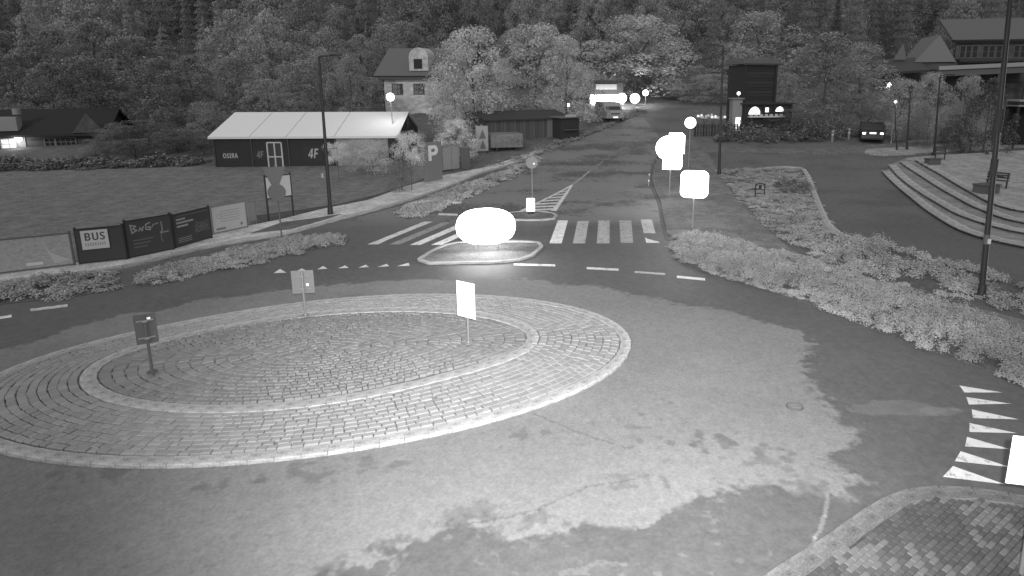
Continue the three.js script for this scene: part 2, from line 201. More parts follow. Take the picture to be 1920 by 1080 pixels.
{
  const apron = structGroup('roundabout_apron');
  part('bedding', sheet(ringLine(ringO, .1), .05), textured(.28, 1), apron);
  kerbStones([...ringLine(ringO, .13), ringLine(ringO, .13)[0]], .27, .09, .45, [M.kerb, M.kerb2, M.kerb3], apron, .03);
  const A = ringLine(ringO, .30, 720), B = ringLine(ringI, -.03, 720); const NC = 10, list = [];
  for (let c = 0; c < NC; c++) { const t = (c + .5) / NC; let i = 0; const pts = []; 
    for (let k = 0; k <= 720; k++) { const a = A[k % 720], b = B[k % 720]; pts.push(a.clone().lerp(b, t)); }
    const curve = new THREE.CatmullRomCurve3(pts.slice(0, 720), true), L = curve.getLength(); let s = 0; const st = rnd();
    curve.arcLengthDivisions = 1500; curve.updateArcLengths();
    while (s < L - .1) { const l = rr(.15, .27), u = (s + l / 2) / L; s += l; if (u >= 1) break; const uu = (u + st) % 1, p = curve.getPointAt(uu), tg = curve.getTangentAt(uu); 
      // local course width
      let best = 0, bd = 1e9; for (let k = 0; k < 720; k += 6) { const d = (pts[k].x - p.x) ** 2 + (pts[k].z - p.z) ** 2; if (d < bd) { bd = d; best = k; } } const w = A[best].distanceTo(B[best]) / NC;
      const nw = w * Math.abs(Math.sin(Math.atan2(tg.z, tg.x) - Math.atan2(B[best].z - A[best].z, B[best].x - A[best].x)));
      list.push({ x: p.x + rr(-.01, .01), y: .052 + rr(-.006, .006), z: p.z + rr(-.01, .01), ry: -Math.atan2(tg.z, tg.x) + rr(-.06, .06), tx: rr(-.022, .022), tz: rr(-.022, .022), l: l - rr(.006, .018), w: Math.max(.06, nw - rr(.006, .018)), t: rnd(), v: Math.floor(rnd() * 4) }); } }
  laySetts(apron, list, settM, 300);
  const mid = structGroup('roundabout_centre');
  const dome = (x, z) => { const dx = (x + 6) / 4.9, dz = (z + 14.2) / 2.6; return .075 + .14 * Math.max(0, 1 - dx * dx - dz * dz); };
  { const L = ringLine(ringI, .2); const g = sheet(L, 0); // bedding as a fan so that it can rise
    const pos = [], c = V3(-6, 0, -14.2); for (let r = 0; r < 6; r++) for (let i = 0; i < L.length; i++) { const a = L[i], b = L[(i + 1) % L.length], f = (v, t) => { const q = c.clone().lerp(v, t); q.y = dome(q.x, q.z) - .035; return q; }; const t0 = r / 6, t1 = (r + 1) / 6; const p = [f(a, t0), f(a, t1), f(b, t1), f(a, t0), f(b, t1), f(b, t0)]; for (const q of [p[0], p[2], p[1], p[3], p[5], p[4]]) pos.push(q.x, q.y, q.z); }
    const gg = new THREE.BufferGeometry(); gg.setAttribute('position', new THREE.Float32BufferAttribute(pos, 3)); gg.computeVertexNormals(); part('bedding', gg, gm(.14, 1), mid); }
  kerbStones([...ringLine(ringI, .15), ringLine(ringI, .15)[0]], .32, .1, .4, [M.kerb, M.kerb2], mid, .03);
  const B2 = ringLine(ringI, .34, 720), C = V3(-6, 0, -14.2), li = []; const NR = 18;
  for (let c = 0; c < NR; c++) { const t = (c + .5) / NR; const pts = B2.map(b => b.clone().lerp(C, t)); const curve = new THREE.CatmullRomCurve3(pts, true); curve.arcLengthDivisions = 1500; curve.updateArcLengths(); const L = curve.getLength(); let s = 0; const st = rnd();
    while (s < L - .08) { const l = rr(.11, .2), u = (s + l / 2) / L; s += l; if (u >= 1) break; const uu = (u + st) % 1, p = curve.getPointAt(uu), tg = curve.getTangentAt(uu); let bd = 1e9, best = 0; for (let k = 0; k < 720; k += 6) { const d = (pts[k].x - p.x) ** 2 + (pts[k].z - p.z) ** 2; if (d < bd) { bd = d; best = k; } }
      const w = B2[best].distanceTo(C) / NR * Math.abs(Math.sin(Math.atan2(tg.z, tg.x) - Math.atan2(C.z - B2[best].z, C.x - B2[best].x)));
      li.push({ x: p.x + rr(-.015, .015), y: dome(p.x, p.z) - .03 + rr(-.008, .008), z: p.z + rr(-.015, .015), ry: -Math.atan2(tg.z, tg.x) + rr(-.15, .15), tx: rr(-.035, .035), tz: rr(-.035, .035), l: l - rr(.008, .022), w: Math.max(.05, w - rr(.008, .022)), t: rnd(), v: Math.floor(rnd() * 4) }); } }
  laySetts(mid, li, settDark, 300);
}

// ------------------------------------------------------------------ right corner: kerb and pavers
{
  const pv = structGroup('corner_pavement'); const edge = smooth(PX([[1440, 1110], [1480, 1082], [1560, 1030], [1640, 972], [1700, 940], [1760, 931], [1830, 934], [1920, 948], [2040, 975]]), 8);
  kerbStones(edge, .32, .1, .5, [textured(.2, .9, .002), textured(.22, .9, .002)], pv);
  const poly = PX([[1480, 1150], [1520, 1084], [1600, 1028], [1665, 982], [1715, 952], [1765, 944], [1830, 946], [1920, 960], [2060, 990], [2100, 1150]]);
  part('bedding', sheet(poly, .045), textured(.1, 1), pv);
  const big = poly, list = [], ang = -.62; const ca = Math.cos(ang), sa = Math.sin(ang); const c0 = G(1750, 1010);
  for (let r = -38; r < 38; r++) for (let k = -30; k < 30; k++) { const u = (k + (r & 1) * .5) * .165, v = r * .085, x = c0.x + u * ca - v * sa, z = c0.z + u * sa + v * ca; if (!inside(x, z, big)) continue;
    const n = fbm(x * 1.2, z * 1.2, 3); list.push({ x, y: .052 + rr(-.003, .003), z, ry: -ang, tx: rr(-.01, .01), tz: rr(-.01, .01), l: .158, w: .079, t: Math.min(.999, Math.max(0, (rnd() * .75 + (n - .5) * 1.3 + .1))), v: 0 }); }
  laySetts(pv, list, [.06, .068, .078, .09, .14].map(v => gm(v, .9)), 300, 'paver');
}
// splitter island
{
  const isl = structGroup('splitter_island');
  const near = PX([[786, 489], [800, 480], [850, 459], [1012, 458], [1006, 474], [985, 487], [940, 493], [860, 495], [796, 495]]);
  part('paving', sheet(near, .08), textured(.26, .95), isl);
  kerbStones(smooth([...near, near[0]], 4), .16, .1, .7, [M.kerb, M.kerb2], isl);
  const far = PX([[905, 413], [1034, 413], [1040, 403], [1000, 398], [950, 402]]);
  part('paving', sheet(far, .08), textured(.2, .95), isl); kerbStones(smooth([...far, far[0]], 3), .15, .1, .7, M.kerb2, isl);
}

// ------------------------------------------------------------------ painted markings (each piece a part of its road marking)
const wearT = tex(512, (u, v) => { const a = fbm(u * 24, v * 24, 5), b = noise(u * 200, v * 200); return l2s(Math.min(1, Math.max(.12, a + .25 * (b - .5) < .29 ? .3 + .4 * b : .86 + .3 * (a - .5) + .12 * (b - .5)))); }, 1 / 3); const paintC = {}; const paintM = v => paintC[v] ||= (() => { const m = new THREE.MeshStandardMaterial({ roughness: .75, map: wearT }); m.color.setRGB(v * 1.12, v * 1.12, v * 1.12); return m; })(); let mk = 0;
function marking(name, polys, vals, partName) { const s = structGroup(name); polys.forEach((p, i) => part(partName, sheet(PX(p), .018, 1), paintM(Array.isArray(vals) ? vals[i % vals.length] : vals), s)); return s; }
const Z8 = (x, y) => [1240 + x / 2.0765, 560 + y / 2.0765], Z6 = (x, y) => [640 + x / 2.743, 250 + y / 2.743];
marking('give_way_marking', [[[1160, 341], [1180, 368], [1328, 368]], [[1187, 386], [1197, 415], [1362, 412]], [[1208, 434], [1212, 468], [1392, 473]], [[1199, 487], [1199, 522], [1385, 527]], [[1190, 541], [1182, 578], [1360, 590]], [[1165, 597], [1142, 636], [1360, 660]], [[1135, 655], [1095, 697], [1340, 727]]].map(t => t.map(p => Z8(...p))), .72, 'shark_tooth');
marking('give_way_marking', [[[513, 513], [537, 512], [525, 505]], [[553, 511], [576, 509], [566, 504]], [[595, 506], [614, 504.5], [606, 499.5]], [[634, 504], [654, 503], [647, 498.5]], [[672, 502.8], [692, 501.5], [686, 497]], [[708, 501.5], [730, 500], [725, 495.5]], [[744, 500], [768, 499], [766, 493.5]]], .72, 'shark_tooth');
const Q = (x0, y0, x1, y1, h) => [[x0, y0], [x1, y1], [x1, y1 + h], [x0, y0 + h]];
marking('roundabout_edge_line', [Q(963, 494.5, 1041, 496.5, 4), Q(1100, 501.5, 1160, 504.5, 4), Q(1190, 509, 1247, 513, 3.5), Q(1269, 517.5, 1322, 522.5, 4.5), Q(57, 580, 127, 571, 5), Q(-20, 597, 22, 591, 5), Q(-120, 620, -60, 608, 6)], [.8, .7, .5, .8, .6], 'dash');
marking('zebra_crossing', [[[1046, 414], [1065, 414], [1053, 457], [1030, 457]], [[1083, 415], [1104, 415], [1097, 457], [1074, 457]], [[1122, 414], [1143, 414], [1143, 457], [1119, 457]], [[1161, 414], [1184, 414], [1187, 456], [1164, 456]], [[1201, 412], [1222, 412], [1229, 438], [1207, 438]], [[1209, 446], [1216, 449], [1236, 454], [1236, 456], [1212, 456]]], [.8, .45, .42, .36, .5, .7], 'stripe');
marking('zebra_crossing', [[[795, 416], [812, 416], [728, 450], [709, 459], [689, 459], [716, 448]], [[831, 417], [848, 417], [750, 459], [729, 459]], [[862, 420], [880, 420], [788, 460], [768, 460]], [[895, 422], [912, 422], [829, 460], [808, 460]]], [.65, .3, .72, .75], 'stripe');
marking('lane_line', [[[822, 400.5], [858, 401.5], [858, 405], [822, 404]]], .7, 'dash');
{
  const tip = [1072, 347], Lb = [975, 396], Rb = [1043, 396]; const lerp = (a, b, t) => [a[0] + (b[0] - a[0]) * t, a[1] + (b[1] - a[1]) * t]; const hs = [];
  for (let k = 0; k < 8; k++) { const t = .12 + k * .115; const a = lerp(tip, Lb, t + .02), b = lerp(tip, [1034, 396], t - .045 + .02); hs.push([[a[0] + 5, a[1]], [b[0], b[1]], [b[0], b[1] + 1.2 + 1.6 * t], [a[0], a[1] + 1.2 + 1.9 * t]]); }
  hs.push([[tip[0] - 1, tip[1]], [tip[0] + 3, tip[1]], [Lb[0] + 6, Lb[1]], [Lb[0] - 1, Lb[1]]]); hs.push([[tip[0] - 3, tip[1] + 3], [tip[0] + 2, tip[1] + 1], [Rb[0], Rb[1]], [Rb[0] - 10, Rb[1]]]);
  marking('hatched_wedge_marking', hs, .72, 'stripe');
  marking('centre_line', [[[1071, 347], [1074, 347], [1108, 321], [1104, 321]], [[1108, 318], [1112, 318], [1132, 303], [1129, 303]], [[1134, 300], [1137, 300], [1166, 279], [1163, 279]], [[1169, 276], [1172, 276], [1204, 250], [1202, 250]]], [.4, .26, .2, .19], 'dash');
}

// ------------------------------------------------------------------ right side: path, car park, steps, plaza
slab('footpath', [[1243, 405], [1240, 385], [1222, 340], [1226, 312], [1240, 290], [1272, 268], [1300, 262], [1335, 300], [1352, 332], [1385, 380], [1420, 420], [1480, 470], [1580, 520], [1720, 565], [1860, 590], [2040, 640], [2300, 760], [2300, 900], [2060, 740], [1920, 645], [1790, 592], [1620, 535], [1500, 503], [1380, 478], [1270, 450], [1250, 440]], .1, textured(.27, .95));
{ const kb = structGroup('road_kerb'); kerbStones(smooth(PX([[1252, 452], [1247, 436], [1240, 410], [1236, 385], [1220, 342], [1224, 312], [1238, 290], [1270, 267]]), 6), .15, .05, 1, [textured(.2, .95)], kb);
  const kc = structGroup('car_park_kerb'); kerbStones(smooth(PX([[1400, 322], [1460, 315], [1498, 316], [1512, 328], [1524, 358], [1540, 398], [1556, 428], [1580, 445], [1640, 462]]), 6), .3, .13, 1, [M.kerb, M.kerb2], kc); }
slab('pavement_strip', [[1290, 276], [1440, 281], [1560, 279], [1690, 270], [1820, 262], [1920, 256], [2300, 240], [2300, 262], [1920, 276], [1740, 290], [1640, 291], [1440, 287], [1300, 284]], .11, textured(.24, .95));
slab('pavement_strip', [[1625, 282], [1700, 278], [1820, 268], [1920, 260], [2200, 245], [2200, 262], [1920, 277], [1760, 288], [1660, 293], [1620, 290]], .135, textured(.5, .95));
{
  const L = [[[1660, 320], [1680, 340], [1710, 365], [1760, 402], [1830, 437], [1920, 458], [2060, 480], [2300, 500]], [[1672, 308], [1692, 330], [1760, 376], [1820, 406], [1920, 433], [2060, 450], [2300, 470]], [[1692, 302], [1735, 330], [1800, 368], [1840, 388], [1920, 414], [2060, 428], [2300, 440]], [[1722, 299], [1770, 326], [1830, 360], [1870, 380], [1920, 393], [2060, 405], [2300, 415]]];
  const st = structGroup('steps');
  L.forEach((l, k) => {
    const y = .15 * (k + 1) + .0, base = l.map(p => G(p[0], p[1], y)); const line = smooth(base, 6).map(p => V3(p.x, 0, p.z));
    const back = [[2600, 262], [1920, 282], [1760, 291], [1700, 296]].map(p => G(p[0], p[1], y)).map(p => V3(p.x, 0, p.z));
    const g = sheet([...line, ...back], y + .012, 1.5); if (k === 3) part('landing', g, M.plaza, st); else part('tread', g, textured(.4, .95), st);
    // front face and pale nosing stone
    const pos = []; for (let i = 0; i < line.length - 1; i++) { const a = line[i], b = line[i + 1], ha = H(a.x, a.z), hb = H(b.x, b.z); pos.push(a.x, ha - .1, a.z, b.x, hb - .1, b.z, b.x, hb + y + .01, b.z, a.x, ha - .1, a.z, b.x, hb + y + .01, b.z, a.x, ha + y + .01, a.z); }
    const rg = new THREE.BufferGeometry(); rg.setAttribute('position', new THREE.Float32BufferAttribute(pos, 3)); rg.computeVertexNormals(); part('riser', rg, textured(.55, .95), st);
    kerbStones(line.map(p => V3(p.x, H(p.x, p.z) + y, p.z)), .52, .03, 1.0, [textured(.62, .9), textured(.57, .9)], st, .04, 'nosing_stone');
  });
}

// ------------------------------------------------------------------ planting: leaf geometry
function leafGeo(n, place, size, o = {}) { const nor = new Float32Array(n * 18), col = new Float32Array(n * 18); let ni = 0, ci = 0; // place() -> {p, n}; each leaf two triangles folded on its rib
  const pos = new Float32Array(n * 18), q = new THREE.Quaternion(), e = new THREE.Euler(); let i = 0; const a = V3(), b = V3(), c = V3(), d = V3();
  for (let k = 0; k < n; k++) { const { p, n: nn, o: out, t: tone } = place(k); const s = size * rr(.6, 1.35); e.set(rr(-.6, .6), rnd() * 6.283, rr(-.6, .6)); q.setFromEuler(e); if (nn) { const q2 = new THREE.Quaternion().setFromUnitVectors(V3(0, 1, 0), nn); q.premultiply(q2); }
    const w = s * .55; a.set(-w, 0, 0); b.set(0, s * .12, -s); c.set(w, 0, 0); d.set(0, s * .12, s); for (const v of [a, b, c, d]) v.applyQuaternion(q).add(p);
    const sn = out || nn || V3(0, 1, 0), tn = (tone ?? 1) * rr(.93, 1.07); for (const v of [a, d, b, b, d, c]) { pos[i++] = v.x; pos[i++] = v.y; pos[i++] = v.z; nor[ni++] = sn.x; nor[ni++] = sn.y; nor[ni++] = sn.z; col[ci++] = tn; col[ci++] = tn; col[ci++] = tn; } }
  const g = new THREE.BufferGeometry(); g.setAttribute('position', new THREE.BufferAttribute(pos, 3)); g.setAttribute('normal', new THREE.BufferAttribute(nor, 3)); g.setAttribute('color', new THREE.BufferAttribute(col, 3)); return g;
}
const sph = () => { const z = rr(-1, 1), a = rnd() * 6.283, r = Math.sqrt(1 - z * z); return V3(r * Math.cos(a), z, r * Math.sin(a)); };
// broad crown: clumps on limbs inside an uneven envelope, unit height 1 (ground 0), unit width 1
function crownGeo(n, leaf, env, y0, nc, cr) {
  const cl = []; let guard = 0; while (cl.length < nc && guard++ < 9000) { const y = rr(y0, 1), a = rnd() * 6.283, R = env((y - y0) / (1 - y0)) * .5, r = R * Math.pow(rnd(), .35); const c = V3(Math.cos(a) * r, y, Math.sin(a) * r), s = cr * rr(.7, 1.4); if (cl.some(k => k.c.distanceTo(c) < s * .55)) continue; cl.push({ c: c.setY(Math.min(c.y, 1 - s * .4)), s, t: rr(.8, 1.2) }); }
  return leafGeo(n, () => { const k = cl[Math.floor(rnd() * cl.length)], d = sph(); if (d.y < -.2 && rnd() < .6) d.y = -d.y; const rad = k.s * (.55 + .5 * Math.pow(rnd(), .6)); const p = V3(k.c.x + d.x * rad, Math.max(y0 * .9, k.c.y + d.y * rad * .8), k.c.z + d.z * rad); return { p, n: d.clone().lerp(V3(0, 1, 0), .35).normalize(), o: V3(p.x * 1.2, (p.y - .35) * .8, p.z * 1.2).normalize().lerp(d, .55).normalize(), t: k.t }; }, leaf);
}
function trunkGeo(top, r0, nl, spread) { const gs = [tube([V3(0, -.02, 0), V3(.01, top * .4, .005), V3(-.01, top * .75, 0), V3(0, top, .01)], r0 * .55, 6, 6), cyl(r0, r0 * .6, top * .5, 0, -.02, 0, 7)];
  for (let i = 0; i < nl; i++) { const a = i / nl * 6.28 + rr(-.3, .3), y = top * rr(.45, .9); gs.push(tube([V3(0, y, 0), V3(Math.cos(a) * spread * .5, y + .1, Math.sin(a) * spread * .5), V3(Math.cos(a) * spread, y + .22, Math.sin(a) * spread)], r0 * .28, 4, 5)); } return merge(gs.map(g => { g.deleteAttribute('uv'); return g; })); }
const leafC = {}; const leafM = v => leafC[v] ||= (() => { const m = new THREE.MeshPhysicalMaterial({ roughness: 1, side: THREE.DoubleSide, vertexColors: true, transmission: .45, thickness: 0 }); const q = Math.min(.9, v * 1.33); m.color.setRGB(q, q, q); return m; })();
const barkM = gm(.1, 1);
const kinds = {
  round: [0, 1].map(() => crownGeo(10000, .0135, t => Math.sin(Math.PI * (.26 + .7 * t)) ** .75, .02, 110, .1)),
  tall: [0, 1].map(() => crownGeo(10000, .0125, t => Math.pow(Math.sin(Math.PI * (.3 + .69 * t)), 1.05) * 1.2, .02, 110, .085)),
  lump: [0].map(() => crownGeo(9000, .012, t => Math.sqrt(Math.max(0, 1 - t * t * .8)), .0, 40, .17)),
  ball: [0].map(() => crownGeo(7000, .014, t => Math.sin(Math.PI * (.1 + .82 * t)) ** .6, .5, 26, .15)),
  spruce: [0, 1].map(() => leafGeo(8000, () => { const t = Math.pow(rnd(), .75), tier = Math.round((1 - t) * 16) / 16; const y = .08 + .92 * (1 - t), R = .5 * t * (.75 + .25 * Math.cos(y * 90)), a = rnd() * 6.283, r = R * Math.pow(rnd(), .4) * (.8 + .35 * noise(a * 3, y * 12)); return { p: V3(Math.cos(a) * r, y - r * .12, Math.sin(a) * r), n: V3(Math.cos(a) * .5, .8, Math.sin(a) * .5).normalize() }; }, .011)),
};
const trunks = { round: trunkGeo(.6, .022, 4, .12), tall: trunkGeo(.75, .018, 3, .08), lump: trunkGeo(.4, .03, 5, .25), ball: trunkGeo(.62, .012, 4, .1), spruce: trunkGeo(.9, .018, 0, 0) };
function tree(kind, name, label, px, topPy, depth, wpx, v, group, basePy) {
  const p = at(px, 200, depth); p.y = H(p.x, p.z); const h = at(px, topPy, depth).y - p.y, w = wpx * depth / FPX;
  const o = thing(name, label, kind === 'lump' ? 'bush' : 'tree', p, rnd() * 6.28, group); const ks = kinds[kind]; o.scale.set(w, h, w);
  part('trunk', trunks[kind], barkM, o); part('crown', ks[Math.floor(rnd() * ks.length)], leafM(v), o); return o;
}
// forest on the slope: nobody can count it
{
  const geos = [kinds.round[0], kinds.tall[1], kinds.spruce[0]], lists = [[], [], []]; const m4 = new THREE.Matrix4(), q = new THREE.Quaternion();
  for (let z = -104; z > -330; z -= 6.2) for (let x = -215; x < 230; x += 6.4) { const xx = x + rr(-2.6, 2.6), zz = z + rr(-2.6, 2.6), d = -zz; if (Math.abs(xx + 10) > d * 1.15 + 20) continue; const hh = H(xx, zz) + (fbm(xx * .03 + 5, zz * .03, 3) - .5) * 8 * sm((d - 110) / 30); const con = fbm(xx * .02 + 40, zz * .02, 2) > .5; const k = con ? (rnd() < .8 ? 2 : 0) : rnd() < .15 ? 2 : rnd() < .5 ? 0 : 1; const h = k === 2 ? rr(13, 21) : rr(8, 18), w = k === 2 ? h * rr(.34, .42) : h * rr(.55, .85); q.setFromAxisAngle(V3(0, 1, 0), rnd() * 6.28); lists[k].push([m4.clone().compose(V3(xx, hh - .5, zz), q, V3(w, h, w)), k === 2 ? rr(.2, .3) : rr(.3, .48)]); }
  lists.forEach((l, k) => { const mt = new THREE.MeshPhysicalMaterial({ roughness: 1, side: THREE.DoubleSide, vertexColors: true, transmission: .45, thickness: 0 }); const im = new THREE.InstancedMesh(geos[k], mt, l.length); const c = new THREE.Color(); l.forEach((m, i) => { im.setMatrixAt(i, m[0]); im.setColorAt(i, c.setRGB(m[1], m[1], m[1])); }); im.name = numbered('hillside_forest'); im.castShadow = im.receiveShadow = true; scene.add(im); tag(im, ['dark mass of rounded broadleaf crowns covering the hillside', 'dark mass of tall slim broadleaf crowns covering the hillside', 'dark mass of pointed spruces covering the hillside'][k], 'forest', null, 'stuff'); });
}
// trees one can tell apart, left to right: kind, px, top, depth, width px, tone, what sets it apart
const FG = 'broadleaf trees behind the field and the white roofed tent', FL = 'tall grey broadleaf tree in the row behind the field and white roofed tent';
for (const [k, px, top, d, w, v] of [['round', 15, 60, 92, 170, .1], ['spruce', 70, 30, 86, 120, .16], ['round', 130, 52, 88, 150, .14], ['tall', 192, 40, 82, 140, .13], ['round', 262, 70, 80, 150, .12], ['spruce', 322, 42, 86, 120, .17], ['spruce', 400, 30, 88, 110, .2], ['tall', 452, 22, 80, 130, .25], ['tall', 514, 26, 78, 130, .27], ['round', 575, 62, 82, 120, .18], ['tall', 622, 55, 80, 120, .21], ['tall', 682, 68, 84, 110, .2], ['tall', 728, 50, 88, 100, .21], ['round', 775, 45, 94, 130, .17],
  ['round', 30, 105, 64, 130, .1], ['tall', 100, 120, 62, 120, .12], ['round', 170, 110, 63, 130, .1], ['spruce', 235, 90, 66, 110, .14], ['round', 300, 112, 63, 140, .12], ['tall', 362, 108, 62, 130, .12], ['round', 440, 110, 66, 130, .16], ['tall', 505, 150, 60, 110, .2], ['round', 560, 118, 66, 120, .19], ['round', 608, 98, 68, 110, .21], ['tall', 660, 105, 66, 110, .2]]) tree(k, 'forest_tree', 'TMP' + px, px, top, d, w, v * 1.35, FG);
{ const fr = scene.children.filter(o => (o.userData.label || '').startsWith('TMP')).map(o => ({ o, px: +o.userData.label.slice(3), front: -o.position.z < 72 })); const ord = ['leftmost', 'second from left', 'third from left', 'fourth from left', 'fifth from left', 'sixth from left', 'seventh from left', 'eighth from left', 'ninth from left', 'tenth from left', 'eleventh from left', 'twelfth from left', 'thirteenth from left', 'fourteenth from left', 'fifteenth from left', 'sixteenth from left', 'seventeenth from left'];
  for (const f of [true, false]) fr.filter(q => q.front === f).sort((a, b) => a.px - b.px).forEach((q, i) => q.o.userData.label = f ? 'lower grey tree behind the field and tent, ' + ord[i] + ' in the front row' : 'tall grey tree behind the field, ' + ord[i] + ' in the back row'); }
for (const [px, top, d, w, k] of [[215, 238, 53, 90, 'right of the cottage gable'], [270, 226, 54, 100, 'in the middle between cottage and tent'], [320, 244, 52, 90, 'nearest the tent among four'], [240, 262, 50, 80, 'lowest, by the field edge'], [372, 258, 51, 50, 'touching the tent corner']]) tree('lump', 'bush', 'dark low bush of the undergrowth, ' + k, px, top, d, w, .1, 'undergrowth between cottage and house');
tree('round', 'broadleaf_tree', 'pale leafy tree covering the right half of the house with the dormer', 888, 56, 61, 160, 0.522);
tree('round', 'broadleaf_tree', 'smaller pale tree growing low in front of the house wall', 852, 140, 59, 90, 0.478);
tree('round', 'broadleaf_tree', 'dark broad tree behind the low barn, right of the palest tree', 1005, 50, 72, 190, 0.42);
tree('tall', 'broadleaf_tree', 'rounded narrow tree between the barn and the lit canopy', 1062, 70, 68, 130, 0.44);
tree('round', 'broadleaf_tree', 'layered wide tree rising behind the lit shop canopy', 1190, 32, 90, 215, 0.44);
tree('round', 'broadleaf_tree', 'small low tree to the right of the lit shop canopy by the road bend', 1300, 125, 94, 90, 0.290);
tree('tall', 'broadleaf_tree', 'grey tree directly behind the thin lamp post on the far right verge', 1385, 90, 92, 110, 0.34);
tree('round', 'broadleaf_tree', 'broad grey tree rising behind the dark wooden tower', 1420, 26, 100, 170, 0.36);
tree('tall', 'broadleaf_tree', 'dark tree right beside the wooden tower, reaching the ground', 1545, 64, 67, 190, .22);
tree('round', 'broadleaf_tree', 'grey bushy tree between the tall dark tree and the gabled building', 1608, 84, 74, 130, .27);
tree('round', 'broadleaf_tree', 'pale small tree overlapping the right edge of the wooden tower', 1478, 140, 64, 80, .27);
tree('round', 'broadleaf_tree', 'wide pale tree between the shop lamps and the thin lamp post', 1330, 140, 84, 120, .3);
tree('spruce', 'spruce_tree', 'very dark pointed spruce above the dark wooden tower', 1555, -20, 104, 80, 0.102);
tree('spruce', 'spruce_tree', 'very dark pointed spruce behind the rounded narrow tree', 1100, -10, 112, 90, 0.102);
tree('spruce', 'spruce_tree', 'dark slim spruce standing left of the dormer house', 700, 20, 104, 70, 0.131);
tree('round', 'broadleaf_tree', 'pale round tree below the flat fascia of the gabled building', 1690, 150, 58, 95, 0.348);
tree('round', 'broadleaf_tree', 'leafy round tree between the two slim lamp posts by the plaza', 1745, 140, 57, 80, 0.377);
tree('round', 'broadleaf_tree', 'loose tree just left of the thick pole, under the flat fascia', 1815, 145, 55, 90, 0.290);
tree('tall', 'broadleaf_tree', 'dark dense tree hanging behind the thick pole by the planted bed', 1855, 150, 50, 85, 0.065);
tree('lump', 'bush', 'pale rounded bush behind the left end of the tent', 385, 194, 56, 90, .24);
tree('lump', 'bush', 'pointed grey bush behind the middle of the tent roof', 500, 160, 70, 110, .24);
tree('lump', 'bush', 'pale bush beside the right end of the dark roofed cottage', 208, 232, 51.5, 60, .19);
tree('lump', 'bush', 'small pale bush at the cottage corner, under its eave', 165, 262, 50.5, 44, .2);
tree('lump', 'bush', 'dark hedge-like bush left of the tent below the pale one', 345, 246, 53, 80, .09);
tree('ball', 'ball_tree', 'small clipped tree in front of the pale tent panel, nearest the lamp post', 625, 270, 42, 52, .55);
tree('lump', 'ball_tree', 'wide pale bush against the light panel of the tent', 692, 265, 44, 86, .48);
tree('ball', 'ball_tree', 'lollipop tree with thin trunk at the right gable of the tent', 764, 252, 38, 58, .55);
tree('round', 'ball_tree', 'pale leafy tree behind the letter P board', 852, 226, 49, 84, 0.609);
tree('lump', 'bush', 'low dark bush at the foot of the lollipop tree', 745, 292, 38, 50, .14);
tree('lump', 'bush', 'round bush on the kerb at the end of the long planted strip', 990, 302, 44, 30, .24);
tree('lump', 'bush', 'dark bush beside the parked van', 1195, 196, 76, 44, .16);
tree('lump', 'bush', 'low pale bush on the inner bend right of the lit canopy', 1262, 178, 88, 60, .2);
tree('lump', 'bush', 'dark spreading bush below the wooden tower, right of the lit arches', 1500, 205, 60, 120, .09);
tree('lump', 'bush', 'grey bush above the dark parked car with lit headlights', 1630, 176, 60, 80, .2);
tree('lump', 'bush', 'pale tall bush to the right of the slim lantern post', 1730, 200, 54, 50, .18);
tree('lump', 'bush', 'pale bush under the thick pole at the edge of the plaza', 1830, 228, 52, 34, .3);
tree('lump', 'bush', 'dark ragged bush left of the thick pole at the plaza edge', 1800, 215, 53, 46, .06);

